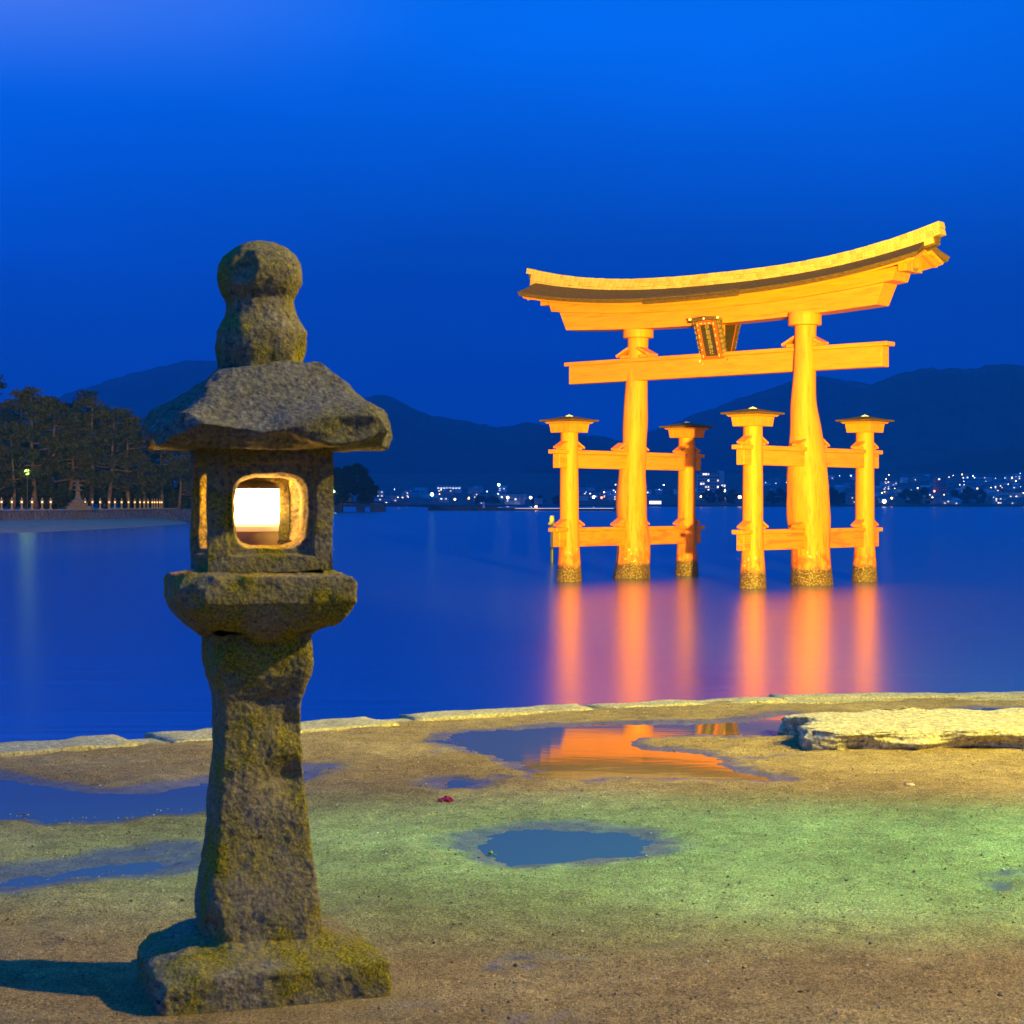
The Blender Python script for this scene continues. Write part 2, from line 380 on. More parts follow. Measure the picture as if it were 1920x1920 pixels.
M_FRAME = simple('red_lacquer', (0.50, 0.075, 0.006), 0.4, 0.12, 5)
M_METAL = simple('dark_metal', (0.10, 0.09, 0.08), 0.5, 0.2, 20, metal=0.5)

# ------------------------------------------------------------------ large structure: sea, quay ground, puddles
me = mesh('sea', [(-9000, -60, SEA), (9000, -60, SEA), (9000, 9000, SEA), (-9000, 9000, SEA)], [(0, 1, 2, 3)])
add('sea', me, M_SEA, kind='structure')

edge_px = [(-900, 1470), (-300, 1430), (0, 1406), (390, 1382), (600, 1361), (1000, 1335), (1460, 1316), (1720, 1309), (1920, 1311), (2300, 1309), (2900, 1309)]
EDGE = [gp(*q) for q in edge_px]
EX = np.array([e[0] for e in EDGE]); EY = np.array([e[1] for e in EDGE])
def edge_y(x): return np.interp(x, EX, EY)

def chaikin(pts, k=2):
    P = np.array(pts, float)
    for _ in range(k):
        Q = np.roll(P, -1, 0); P = np.stack([P * .75 + Q * .25, P * .25 + Q * .75], 1).reshape(-1, 2)
    return P
PUD = {
 'main': [(815, 1383), (870, 1371), (960, 1366), (1055, 1357), (1200, 1354), (1330, 1353), (1400, 1345), (1480, 1336), (1500, 1345), (1490, 1380), (1390, 1382), (1260, 1377), (1190, 1386), (1200, 1398), (1290, 1408), (1350, 1424), (1400, 1448), (1490, 1466), (1380, 1463), (1200, 1458), (1040, 1460), (980, 1440), (920, 1415), (860, 1397)],
 'left': [(-300, 1440), (0, 1453), (130, 1477), (250, 1484), (390, 1468), (480, 1440), (575, 1432), (625, 1440), (600, 1456), (500, 1478), (410, 1528), (200, 1542), (0, 1540), (-300, 1520)],
 'middle': [(860, 1582), (905, 1555), (1000, 1547), (1120, 1550), (1205, 1558), (1245, 1580), (1230, 1602), (1130, 1614), (1010, 1622), (920, 1612)],
 'small': [(800, 1468), (835, 1459), (880, 1461), (900, 1468), (870, 1477), (820, 1477)],
 'lower': [(-200, 1660), (0, 1632), (150, 1610), (220, 1596), (330, 1588), (430, 1588), (440, 1608), (330, 1640), (180, 1660), (0, 1684), (-200, 1720)],
 'behind_slab': [(1700, 1330), (1780, 1325), (2000, 1322), (2200, 1324), (2200, 1345), (1900, 1345), (1740, 1340)],
}
def sdf(poly, X, Y):
    P = poly; Q = np.roll(P, -1, 0); d2 = np.full(X.shape, 1e9); ins = np.zeros(X.shape, bool)
    for (x0, y0), (x1, y1) in zip(P, Q):
        ex, ey = x1 - x0, y1 - y0; L = ex * ex + ey * ey + 1e-12
        t = np.clip(((X - x0) * ex + (Y - y0) * ey) / L, 0, 1)
        d2 = np.minimum(d2, (X - x0 - t * ex) ** 2 + (Y - y0 - t * ey) ** 2)
        c = ((y0 > Y) != (y1 > Y)) & (X < ex * (Y - y0) / (ey if abs(ey) > 1e-9 else 1e-9) + x0); ins ^= c
    return np.where(ins, -1, 1) * np.sqrt(d2)
gx = np.arange(-4.6, 5.6, 0.02); NR = 560
GX, T = np.meshgrid(gx, np.linspace(0, 1, NR))
KW = np.interp(GX, [-3, -1.5, -.6, 0.1, 2.0], [.27, .27, .20, .09, .07]) + .05 * fbm(np.stack([GX, GX * 0, GX * 0], -1), 2.5, 3, s=77)
GY = 3.0 + (edge_y(GX) - KW - 3.0) * T
PP = np.stack([GX, GY, np.zeros_like(GX)], -1)
Hh = 0.010 * fbm(PP, 0.8, 3, s=3) + 0.0075 * fbm(PP, 4.5, 5, 0.65, s=9) + 0.012
PL = {}
WETD = {'main': 0.20, 'left': 0.22, 'middle': 0.24, 'small': 0.22, 'lower': 0.34, 'behind_slab': 0.08}
dep = np.full(GX.shape, 9.0); wetm = np.zeros(GX.shape)
for k, pp in PUD.items():
    poly = np.array([gp(*q) for q in chaikin(pp)]); PL[k] = poly
    d = sdf(poly, GX, GY) + 0.05 * fbm(PP, 5, 5, 0.65, s=40) + (0.13 if k == 'lower' else 0.02)
    t = np.clip(0.5 - d / 0.42, 0, 1); t = t * t * (3 - 2 * t)
    Hh = Hh * (1 - t * 0.75) - 0.022 * t
    wetm = np.maximum(wetm, np.clip(1.05 - np.maximum(d, 0) / WETD[k], 0, 1) ** 1.3)
LEVEL = -0.0075
# where the lantern base and slab stand the ground stays level
dl = np.hypot(GX + .74, GY - 5.35); Hh = np.where(dl < .75, Hh * np.clip((dl - .4) / .35, 0, 1), Hh)
wetm = np.maximum(wetm, np.clip((0.004 - Hh) / 0.012, 0, 1))
# rise of trodden sand against the kerb
Hh += 0.004 * np.clip(1 - (edge_y(GX) - GY) / 0.5, 0, 1)
V = np.stack([GX, GY, Hh], -1).reshape(-1, 3); nc = len(gx)
idx = np.arange(NR * nc).reshape(NR, nc)
Fq = np.stack([idx[:-1, :-1], idx[:-1, 1:], idx[1:, 1:], idx[1:, :-1]], -1).reshape(-1, 4)
nV = len(V)
# the quay goes on outside the picture: coarse skirts joined to the same sheet, and its face down into the water
exV = [(-60, -40, 0), (60, -40, 0), (60, 3, 0.0), (5.58, 3, 0.0), (-4.6, 3, 0), (-60, 3, 0), (-60, float(edge_y(-60)), 0), (-4.6, float(edge_y(-4.6)) - .1, 0), (5.58, float(edge_y(5.58)) - .1, 0), (60, float(edge_y(5.58)), 0)]
exF = [(0, 1, 2, 3, 4, 5), (5, 4, 7, 6), (3, 2, 9, 8)]
V = np.vstack([V, np.array(exV)]); Fl = Fq.tolist() + [tuple(nV + i for i in f) for f in exF]
me = bpy.data.meshes.new('quay_ground')
me.from_pydata(V.tolist(), [], Fl); me.polygons.foreach_set('use_smooth', [True] * len(me.polygons))
a_ = me.attributes.new('wet', 'FLOAT', 'POINT'); a_.data.foreach_set('value', np.concatenate([wetm.ravel(), np.zeros(len(exV))]).astype(np.float32))
me.update(); add('quay_ground', me, M_GROUND, kind='structure')
for k, poly in PL.items():
    c = poly.mean(0); q = poly
    d = np.linalg.norm(np.roll(q, -1, 0) - np.roll(q, 1, 0), axis=1)
    nrm = np.roll(q, -1, 0) - np.roll(q, 1, 0); nrm = np.stack([nrm[:, 1], -nrm[:, 0]], 1) / (np.linalg.norm(nrm, axis=1, keepdims=True) + 1e-9)
    area = 0.5 * np.sum(q[:, 0] * np.roll(q[:, 1], -1) - np.roll(q[:, 0], -1) * q[:, 1])
    q = q + nrm * (0.12 if area > 0 else -0.12)
    q[:, 1] = np.minimum(q[:, 1], edge_y(q[:, 0]) - .14)
    bm = bmesh.new(); vs = [bm.verts.new((x, y, LEVEL)) for x, y in q]; f_ = bm.faces.new(vs); bm.normal_update()
    if f_.normal.z < 0: f_.normal_flip()
    bmesh.ops.triangulate(bm, faces=[f_])
    me = bpy.data.meshes.new('puddle'); bm.to_mesh(me); bm.free()
    add('puddle', me, M_PUDDLE, kind='structure')

# quay wall with kerb stones
qw = empty('quay_wall', (0, 10, 0), label='pale stone quay wall with worn kerb stones along the water', category='quay wall')
mb = MB()
for i in range(len(EX) - 1):
    a, b2 = Vector((EX[i], EY[i] - .02, 0)), Vector((EX[i + 1], EY[i + 1] - .02, 0))
    a2, b3 = a - Vector((0, .20, 0)), b2 - Vector((0, .20, 0))
    up = Vector((0, 0, 0.016)); dn = Vector((0, 0, SEA - 1))
    mb.put([a + up, b2 + up, b2 + dn, a + dn, a2 + up, b3 + up, b3 + dn, a2 + dn], [(0, 1, 2, 3), (4, 7, 6, 5), (0, 4, 5, 1)])
w_ = mb.build('wall', M_KERB, qw); w_.location = (0, -10, 0)
def rock(nx, ny, nz, size, seed, amp, rnd=4.0, sc=3.0):
    """rounded block as a noisy superellipsoid-ish box"""
    bm = bmesh.new(); bmesh.ops.create_cube(bm, size=2)
    bmesh.ops.subdivide_edges(bm, edges=bm.edges[:], cuts=nx, use_grid_fill=True)
    P = np.array([v.co[:] for v in bm.verts]); nrm = (np.abs(P) ** rnd).sum(1) ** (1 / rnd); P = P / nrm[:, None]
    P = P * np.array(size) / 2
    P += vec_noise(P + seed * 7.3, sc, 4, 0.55, seed) * amp
    for v, p in zip(bm.verts, P): v.co = p
    return bm
x = -3.6; k = 0
while x < 4.6:
    Lk = random.uniform(1.2, 1.9)
    xm = x + Lk / 2; ym = float(edge_y(xm)); ang = math.atan2(float(edge_y(x + Lk)) - float(edge_y(x)), Lk)
    wd = float(np.interp(xm, [-3, -1.5, -.6, 0.1, 2.0], [.30, .30, .22, .11, .09])) * random.uniform(.94, 1.06)
    bm = rock(14, 0, 0, (Lk * 1.05, wd + .16, 0.22), 50 + k, 0.008, 90, 5)
    me = bpy.data.meshes.new('kerb_stone'); bm.to_mesh(me); bm.free(); me.polygons.foreach_set('use_smooth', [True] * len(me.polygons))
    add('kerb_stone', me, M_KERB, qw, loc=(xm, ym - wd / 2 + .0 - 10, -0.078 + random.uniform(-.001, .001)), rot=(random.uniform(-.006, .006), random.uniform(-.001, .001), ang))
    x += Lk; k += 1

# pale rock slab on the sand
bm = rock(60, 0, 0, (4.2, 0.98, 0.19), 11, 0.0, 22)
P = np.array([v.co[:] for v in bm.verts])
side = np.clip((np.abs(P[:, 1]) / 0.48) ** 8, 0, 1); side = np.maximum(side, np.clip((np.abs(P[:, 0]) / 2.08) ** 30, 0, 1))
P += vec_noise(P, 2.2, 3, 0.5, 5) * np.array([.06, .055, .012]) * (0.3 + side[:, None])
P += vec_noise(P, 9, 4, 0.6, 8) * np.array([.025, .040, .008]) * (0.12 + side[:, None])
und = np.exp(-((P[:, 0] + 1.12) / .28) ** 2) * (P[:, 1] < 0) * np.clip((.06 - P[:, 2]) / .1, 0, 1); P[:, 1] += und * .12
low = np.clip((0.05 - P[:, 2]) / .15, 0, 1) * (P[:, 1] < -.2); P[:, 1] += low * .045 * (fbm(P, 5, 3, s=3) + .4)
for v, p in zip(bm.verts, P): v.co = p
me = bpy.data.meshes.new('rock_slab'); bm.to_mesh(me); bm.free(); me.polygons.foreach_set('use_smooth', [True] * len(me.polygons))
sx, sy = gp(1462, 1402)
add('rock_slab', me, M_SLAB, loc=(sx + 2.27, sy + .40, 0.028), rot=(0, 0, R(2.5)), label='broad pale flat rock slab with rough broken edge lying on the sand', category='rock')

# loose gravel: uncountable grains
rng = np.random.default_rng(5)
def grains(N, x0, x1, y0, y1, smin, smax, seed):
    base = np.array([(1, 0, 0), (-1, 0, 0), (0, 1, 0), (0, -1, 0), (0, 0, 1), (0, 0, -1)], float)
    fc = [(0, 2, 4), (2, 1, 4), (1, 3, 4), (3, 0, 4), (2, 0, 5), (1, 2, 5), (3, 1, 5), (0, 3, 5)]
    rg = np.random.default_rng(seed)
    X = rg.uniform(x0, x1, N); Y = y0 + (y1 - y0) * rg.uniform(0, 1, N) ** 1.5
    ok = (Y < edge_y(X) - .2); X, Y = X[ok], Y[ok]
    j = np.clip(((X + 4.6) / .02).astype(int), 0, nc - 1); i = np.clip(((Y - 3) / (edge_y(X) - .1 - 3) * (NR - 1)).astype(int), 0, NR - 1)
    z = Hh[i, j]; ok = (z > LEVEL + .002) & (np.hypot(X + .75, Y - 5.35) > .5); X, Y, z = X[ok], Y[ok], z[ok]
    S = smin + (smax - smin) * rg.power(0.35, len(X))[:, None] ** 3
    Vv = base[None] * (S * rg.uniform(.6, 1.2, (len(X), 3)))[:, None, :]
    Vv += rg.normal(0, .12, Vv.shape) * S[:, None]
    a = rg.uniform(0, 6.28, len(X)); ca, sa = np.cos(a)[:, None], np.sin(a)[:, None]
    Vv = np.stack([Vv[..., 0] * ca - Vv[..., 1] * sa, Vv[..., 0] * sa + Vv[..., 1] * ca, Vv[..., 2] * .7], -1)
    Vv += np.stack([X, Y, z + S[:, 0] * .3], -1)[:, None]
    Fg = (np.array(fc)[None] + (np.arange(len(X)) * 6)[:, None, None]).reshape(-1, 3)
    return Vv.reshape(-1, 3), Fg
Vg, Fg = grains(46000, -2.6, 4.2, 3.6, 12.5, 0.0010, 0.0080, 3)
me = bpy.data.meshes.new('gravel'); me.from_pydata(Vg.tolist(), [], Fg.tolist()); me.update()
def mat_gravel():
    m, n, l, b = newmat('gravel_stone')
    ri = n.new('ShaderNodeNewGeometry').outputs['Random Per Island']
    l.new(nramp(n, l, ri, [(0.0, (.07, .05, .03)), (0.35, (.24, .18, .08)), (0.8, (.42, .33, .16)), (1.0, (.62, .54, .36))]), b.inputs['Base Color']); b.inputs['Roughness'].default_value = .9
    return m
add('gravel', me, mat_gravel(), kind='stuff', label='fine loose gravel scattered over the packed sand', category='gravel')
# single pebbles big enough to point at
for i, (px, py, w_px, lab) in enumerate([
        (1705, 1478, 17, 'single mossy pebble on the sand in front of the pale rock slab'),
        (1724, 1496, 9, 'smaller pebble just in front of the mossy pebble by the rock slab'),
        (920, 1601, 9, 'dark pebble in the near rim of the round middle puddle'),
        (187, 1476, 7, 'small pebble on the far rim of the puddle behind the stone lantern'),
        (1090, 1515, 7, 'lone small pebble on open sand between the two middle puddles')]):
    X, Y = gp(px, py); s = w_px / F * Y
    bm = rock(5, 0, 0, (s, s * .8, s * .75), 90 + i, s * .12, 3.0, 1.2 / s)
    me = bpy.data.meshes.new('pebble'); bm.to_mesh(me); bm.free(); me.polygons.foreach_set('use_smooth', [True] * len(me.polygons))
    add('pebble', me, M_SLAB if i != 2 else M_STONE, loc=(X, Y, s * .25), label=lab, category='pebble', group='pebbles on the sand')
# fallen red blossom
X, Y = gp(838, 1504)
fl = empty('red_blossom', (X, Y, 0), label='crumpled crimson blossom lying on the sand near the small puddle', category='flower')
M_PETAL = simple('crimson_petal', (0.34, 0.005, 0.055), 0.6, 0.4, 60)
pm = []
for k in range(3):
    bm = rock(4, 0, 0, (.024, .017, .012), 70 + k, .004, 2.2, 60)
    me = bpy.data.meshes.new('petal'); bm.to_mesh(me); bm.free(); me.materials.append(M_PETAL); pm.append(me)
for k in range(26):
    a = random.uniform(0, 6.28); r = random.random() ** .5
    add('petal', pm[k % 3], None, fl, loc=(.036 * r * math.cos(a), .025 * r * math.sin(a), .005 + .013 * (1 - r) + random.uniform(0, .004)), rot=(random.uniform(-.8, .8), random.uniform(-.8, .8), random.uniform(0, 6)))

# ------------------------------------------------------------------ stone lantern
def sqdirs(n):
    q = n // 4; t = np.linspace(-1, 1, q, endpoint=False); o = np.ones(q)
    return np.vstack([np.stack([t, -o], 1), np.stack([o, t], 1), np.stack([-t, o], 1), np.stack([-o, -t], 1)])
def sering(D, p): return D / ((np.abs(D) ** p).sum(1) ** (1 / p))[:, None]
def chip(P, seed, N, dmax, rmax, flat=1.0):
    rg = np.random.default_rng(seed); c = (P.max(0) + P.min(0)) / 2; sp = P.max(0) - P.min(0)
    for k in range(N):
        d = rg.normal(0, 1, 3) * np.array([1, 1, flat]); d /= np.linalg.norm(d)
        p = P[np.argmax((P - c) / sp @ d)]; nn = d / sp; nn /= np.linalg.norm(nn); nn = nn + rg.normal(0, .25, 3); nn /= np.linalg.norm(nn)
        t = rg.uniform(-1, 1, 3) * np.array([.25, .25, .1]) * rmax; q = p + t
        s_ = (P - q) @ nn + rg.uniform(.3, 1) * dmax; w = np.clip(1.6 * (1 - np.linalg.norm(P - q, axis=1) / (rmax * rg.uniform(.5, 1))), 0, 1)
        P = P - nn * (np.maximum(s_, 0) * w)[:, None]
    return P
def stone(name, prof, n, p, rows, amp, sc, seed, parent, mat, post=None, rot=0, off=(0, 0), ys=1.0, fine=0.0025, chips=None):
    """rounded-square stone: profile [(z, half width)] resampled along its length, roughened in place"""
    pr = np.array(prof, float); L = np.r_[0, np.cumsum(np.hypot(np.diff(pr[:, 0]), np.diff(pr[:, 1])))]
    s = np.linspace(0, L[-1], rows); Z = np.interp(s, L, pr[:, 0]); Wd = np.interp(s, L, pr[:, 1])
    D = sering(sqdirs(n), p); rings = np.zeros((rows, n, 3))
    rings[:, :, 0] = D[None, :, 0] * Wd[:, None]; rings[:, :, 1] = D[None, :, 1] * Wd[:, None] * ys; rings[:, :, 2] = Z[:, None]
    P = rings.reshape(-1, 3)
    if post is not None: P = post(P)
    if chips: P = chip(P, *chips)
    P = P + vec_noise(P, sc, 3, 0.5, seed) * amp + vec_noise(P, 28, 4, 0.7, seed + 5) * fine
    c, s_ = math.cos(rot), math.sin(rot)
    P = np.stack([P[:, 0] * c - P[:, 1] * s_ + off[0], P[:, 0] * s_ + P[:, 1] * c + off[1], P[:, 2]], 1)
    V, Fc = loft(P.reshape(rows, n, 3))
    return add(name, mesh(name, V, Fc, True), mat, parent)
LX, LY = -.742, 5.345
lan = empty('stone_lantern', (LX, LY, 0), R(17.5), label='large weathered mossy stone lantern with glowing square window on the sand', category='stone lantern')
def base_post(P):
    P = P.copy(); d = np.exp(-(((P[:, 0] + .33) / .10) ** 2 + ((P[:, 1] + .33) / .10) ** 2)); P[:, 2] -= .02 * d * (P[:, 2] > .05)
    d = np.exp(-(((P[:, 0] + .33) / .14) ** 2 + ((P[:, 1] - .30) / .14) ** 2)); P[:, 0] += .05 * d; P[:, 1] -= .05 * d
    return P
stone('base', [(-.06, .328), (0, .330), (.094, .330), (.101, .325), (.108, .312), (.145, .20), (.156, .17), (.156, .0)], 320, 40, 90, .006, 3.5, 3, lan, M_STONE, base_post, rot=R(2.5), off=(-.02, .0), ys=.96, fine=.003, chips=(5, 22, .008, .12, 1.2))
def shaft_post(P):
    P = P.copy()
    for (x, z, rx, rz, d) in [(.085, .765, .045, .05, .028), (.07, .70, .05, .05, -.008), (.06, .60, .06, .05, .024), (.095, .62, .04, .08, .012), (-.06, .42, .1, .06, .006), (.09, .80, .05, .03, -.01), (.03, .83, .07, .025, .010)]:
        w = np.exp(-(((P[:, 0] - x) / rx) ** 2 + ((P[:, 2] - z) / rz) ** 2)) * (P[:, 1] < 0); P[:, 1] += w * d
    return P
stone('shaft', [(.14, .170), (.165, .171), (.235, .167), (.29, .157), (.342, .146), (.43, .135), (.555, .125), (.64, .118), (.707, .114), (.798, .114), (.83, .118), (.86, .126), (.90, .137), (.945, .144), (.975, .145), (1.0, .144), (1.03, .142)], 260, 22, 190, .0045, 5, 11, lan, M_STONE, shaft_post, off=(-.012, 0), fine=.0026, chips=(6, 40, .007, .10, .15))
stone('platform', [(1.006, .0), (1.006, .145), (1.02, .168), (1.045, .203), (1.075, .228), (1.10, .240), (1.113, .244), (1.117, .250), (1.186, .250), (1.195, .244), (1.203, .20), (1.206, .0)], 300, 40, 130, .004, 6, 21, lan, M_STONE, fine=.0022, off=(-.012, 0), chips=(7, 45, .012, .13, .8))
# fire box: four thick faces with rounded windows
def fire_box():
    hw, hv, zc, n = .180, .177, 1.382, 160
    D = sqdirs(n); E4 = sering(D, 4.2)
    def rect(a, b): return D * np.array([a, b])
    def win(a, b): return E4 * np.array([a, b]) + np.array([0, -.006])
    keys = [(rect(hw, hv), hw, 10), (rect(.128, .134), hw, 3), (rect(.122, .127), hw - .013, 6), (win(.110, .109), hw - .014, 5), (win(.100, .100), hw - .040, 8), (win(.097, .097), hw - .078, 3), (rect(hw - .078, hv), hw - .078, 0)]
    rings = []
    for (a, wa, k), (b, wb, _) in zip(keys[:-1], keys[1:]):
        for t in np.arange(k) / k:
            r = a * (1 - t) + b * t; rings.append(np.c_[r, np.full(n, wa * (1 - t) + wb * t)])
    rings.append(np.c_[keys[-1][0], np.full(n, keys[-1][1])])
    Rg = np.array(rings); mb = MB()
    for k in range(4):
        a = k * math.pi / 2; c, s = math.cos(a), math.sin(a)
        X, Z, Wd = Rg[..., 0], Rg[..., 1] + zc, Rg[..., 2]
        P = np.stack([X * c + Wd * s, X * s - Wd * c, Z], -1).reshape(-1, 3)
        P = P + vec_noise(P, 7, 3, .5, 4) * .004 + vec_noise(P, 30, 3, .7, 9) * .0016
        V, Fc = loft(P.reshape(Rg.shape)); mb.put(V, Fc)
        if k == 2:      # the rear face is closed inside
            mb.box((0, hw - .085, zc), (.206, .012, .32))
    return mb
fb = fire_box(); fo = add('fire_box', mesh('fire_box', fb.V, fb.F, True), M_STONE, lan)
def roof_post(P):
    P = P.copy(); x, y, z = P.T
    sc1 = np.exp(-((x + .12) / .17) ** 2) * np.clip((-y - .2) / .1, 0, 1) * np.clip((z - 1.585) / .03, 0, 1)
    P[:, 2] -= .050 * sc1
    r = np.hypot(x, y); cor = np.clip((np.minimum(np.abs(x), np.abs(y)) - .24) / .1, 0, 1)
    for sxn, syn, k in ((-1, 1, .22), (-1, -1, .05), (1, -1, .08), (1, 1, .1)):
        m = (x * sxn > 0) & (y * syn > 0); P[m, 0] *= 1 - k * cor[m]; P[m, 1] *= 1 - k * cor[m]
    chip = np.exp(-(((x - .20) / .12) ** 2 + ((z - 1.60) / .04) ** 2)) * (y < -.28); P[:, 1] += chip * .02
    return P
stone('roof', [(1.560, .0), (1.560, .16), (1.556, .28), (1.557, .340), (1.563, .352), (1.60, .357), (1.645, .354), (1.664, .338), (1.678, .312), (1.70, .268), (1.73, .212), (1.765, .176), (1.79, .150), (1.808, .134), (1.814, .12), (1.814, .0)], 320, 40, 150, .007, 4.2, 33, lan, M_ROOFSTONE, roof_post, fine=.0022, off=(.020, 0), chips=(9, 55, .030, .20, 1.0))
stone('finial', [(1.780, .0), (1.780, .122), (1.812, .126), (1.84, .131), (1.87, .133), (1.90, .131), (1.925, .117), (1.95, .101), (1.975, .094), (1.993, .093), (2.005, .098), (2.02, .108), (2.045, .117), (2.075, .119), (2.10, .115), (2.125, .100), (2.145, .078), (2.158, .045), (2.166, .018), (2.170, .0)], 160, 2.9, 120, .007, 7, 47, lan, M_STONE, fine=.0018, chips=(3, 9, .006, .09, .5))
# the lamp standing in the fire box
lp = empty('lamp', (LX - .012, LY + .01, 1.206), R(17.5), label='glowing white cylindrical lamp inside the big stone lantern', category='lamp')
m, n, l, b = newmat('lamp_paper')
b.inputs['Base Color'].default_value = (0.8, 0.75, 0.6, 1)
g = n.new('ShaderNodeSeparateXYZ'); l.new(coords(n, 'Object'), g.inputs[0])
mrp = n.new('ShaderNodeMapRange'); mrp.interpolation_type = 'SMOOTHSTEP'; l.new(g.outputs['Z'], mrp.inputs[0])
for i_, v_ in enumerate((.122, .20, 0.7, 90.0)): mrp.inputs[i_ + 1].default_value = v_
l.new(mrp.outputs[0], b.inputs['Emission Strength'])
b.inputs['Emission Color'].default_value = (1.0, 0.50, 0.13, 1)
MB().lathe([(.112, .064), (.15, .066), (.20, .066), (.236, .065)], 40).build('paper_shade', m, lp, True)
MB().lathe([(.236, .066), (.244, .065), (.254, .055), (.262, .03), (.265, .004)], 40).build('cap', M_METAL, lp, True)  # added dark dome standing in for the dark rear wall above the lamp
MB().lathe([(.0, .066), (.085, .066), (.112, .062)], 40).build('stand', simple('lamp_wood', (.28, .16, .07), .7), lp, True)
MB().box((.095, -.03, .083), (.07, .016, .006)).build('wick_key', M_METAL, lp)

# ------------------------------------------------------------------ great gate in the water
YAW = 0.7293
tor = empty('torii_gate', (10.1588, 89.8433, SEA), -YAW, label='huge vermilion shrine gate floodlit golden standing in the sea', category='torii gate')
CY, SY = math.cos(YAW), math.sin(YAW)
def hgt(o):
    me = o.data; a = me.attributes.new('hgt', 'FLOAT', 'POINT'); co = np.zeros(len(me.vertices) * 3, np.float32); me.vertices.foreach_get('co', co)
    a.data.foreach_set('value', np.ascontiguousarray(co[2::3])); return o
def vb(mb, name, parent=tor, mat=None, **k): return hgt(mb.build(name, mat or M_VERM, parent, **k))
def trunk(name, uc, prof, n=44, amp=.035, seed=0, zt=None):
    """prof: (z, shift across the view, radius)"""
    pr = np.array(prof); z = np.linspace(pr[0, 0], pr[-1, 0], 110)
    o = np.interp(z, pr[:, 0], pr[:, 1]); r = np.interp(z, pr[:, 0], pr[:, 2])
    k = np.ones(7) / 7
    for A in (o, r): A[3:-3] = np.convolve(A, k, 'valid')
    a = np.linspace(0, 2 * np.pi, n, endpoint=False)
    P = np.zeros((len(z), n, 3)); P[:, :, 2] = z[:, None]
    A3 = np.stack(np.broadcast_arrays(np.cos(a)[None] * 1.2, np.sin(a)[None] * 1.2, z[:, None] * .22), -1)
    fade = np.interp(z, [0, 6, 10, 12.5], [1, 1, .35, .1])[:, None]
    rr = r[:, None] * (1 + amp * 1.8 * fade * fbm(A3, 1.3, 4, .55, seed) + .02 * fade * fbm(A3 * np.array([3, 3, .6]), 2, 2, .5, seed + 8))
    P[:, :, 0] = uc[0] + o[:, None] * CY + rr * np.cos(a)[None]; P[:, :, 1] = uc[1] + o[:, None] * SY + rr * np.sin(a)[None]
    V, Fc = loft(P)
    return hgt(add(name, mesh(name, V, Fc, True), M_VERM, tor))
def pxprof(c, s, rows): return [(z, ((a + b_) / 2 - c) / s, (b_ - a) / 2 / s) for z, a, b_ in rows]
pl = trunk('main_pillar', (-5.45, 0), pxprof(1181.7, 36.37, [(-2, 1142, 1222), (0.0, 1145, 1219), (.66, 1152, 1218), (1.62, 1156, 1219), (3.0, 1157, 1212), (3.41, 1155, 1212), (4.5, 1156, 1212), (5.47, 1159, 1210), (6.93, 1167, 1212), (7.8, 1167, 1214.5), (8.4, 1168, 1215), (10.5, 1174, 1215), (11.6, 1176.5, 1215), (12.45, 1177, 1216)]), seed=2)
prr = trunk('main_pillar', (5.45, 0), pxprof(1520.9, 39.44, [(-2, 1478, 1566), (0.0, 1481, 1563), (.91, 1483, 1558), (1.67, 1485, 1555.5), (2.94, 1478, 1556), (3.44, 1475.5, 1555), (4.46, 1476.5, 1553), (5.47, 1477, 1549), (6.61, 1480, 1544), (7.0, 1480.5, 1541), (8.0, 1482, 1535), (8.5, 1482, 1531), (10.2, 1488, 1530), (11.56, 1490, 1530), (12.4, 1490, 1531)]), seed=5)
for uc, o, z0, par in ((-5.45, 14.8 / 36.37, 12.36, pl), (5.45, -12.0 / 39.44, 12.30, prr)):
    mb = MB().lathe([(0, .74), (.02, .79), (.50, .79), (.62, .76)], 40, (uc + o * CY, o * SY, z0)); vb(mb, 'capital', par, smooth=False)

def beam_box(name, axis, fixed, s0, s1, z0, z1, th, zc=None, parent=tor):
    """beam along axis with a slightly wider cap strip on top"""
    def B(a, b_, za, zb, t):
        c = (a + b_) / 2
        return ((c, fixed, (za + zb) / 2), (b_ - a, t, zb - za)) if axis == 'u' else ((fixed, c, (za + zb) / 2), (t, b_ - a, zb - za))
    mt = M_VERM_U if axis == 'u' else M_VERM_V
    o = vb(MB().box(*B(s0, s1, z0, z1 - .2, th)), name, parent, mt, bevel=.02)
    vb(MB().box(*B(s0 - .28, s1 + .28, z1 - .198, z1, th + .14)), 'cap_board', o, mt, bevel=.02)
    return o
def wedge(axis, fixed, sc, r, z, width, parent, k=1.0):
    for sg in (-1, 1):
        mb = MB()
        ang = sg * .47
        def T(s, w, zz): return (s, w + fixed, zz) if axis == 'u' else (w + fixed, s, zz)
        def boxl(s, w, zz, ds, dw, dz, rot=0):
            V = []
            for a in (-1, 1):
                for b_ in (-1, 1):
                    for c in (-1, 1):
                        x, y = a * ds / 2, c * dz / 2
                        V.append(T(s + x * math.cos(rot) - y * math.sin(rot), w + b_ * dw / 2, zz + x * math.sin(rot) + y * math.cos(rot)))
            mb.put(V, [(0, 1, 3, 2), (4, 6, 7, 5), (0, 4, 5, 1), (2, 3, 7, 6), (0, 2, 6, 4), (1, 5, 7, 3)])
        boxl(sc + sg * (r + .12 * k), 0, z + .08 * k, .56 * k, width * .8, .155 * k)
        boxl(sc + sg * (r + .22 * k), 0, z + .33 * k, .92 * k, width, .13 * k, -ang)
        vb(mb, 'wedge', parent)
# long tie beam through both main pillars
nuki = beam_box('tie_beam', 'u', 0, -9.32, 9.45, 10.15, 11.30, .62)
for uc in (-5.03, 5.10):
    wedge('u', 0, uc, .5, 11.32, .72, nuki, .92)
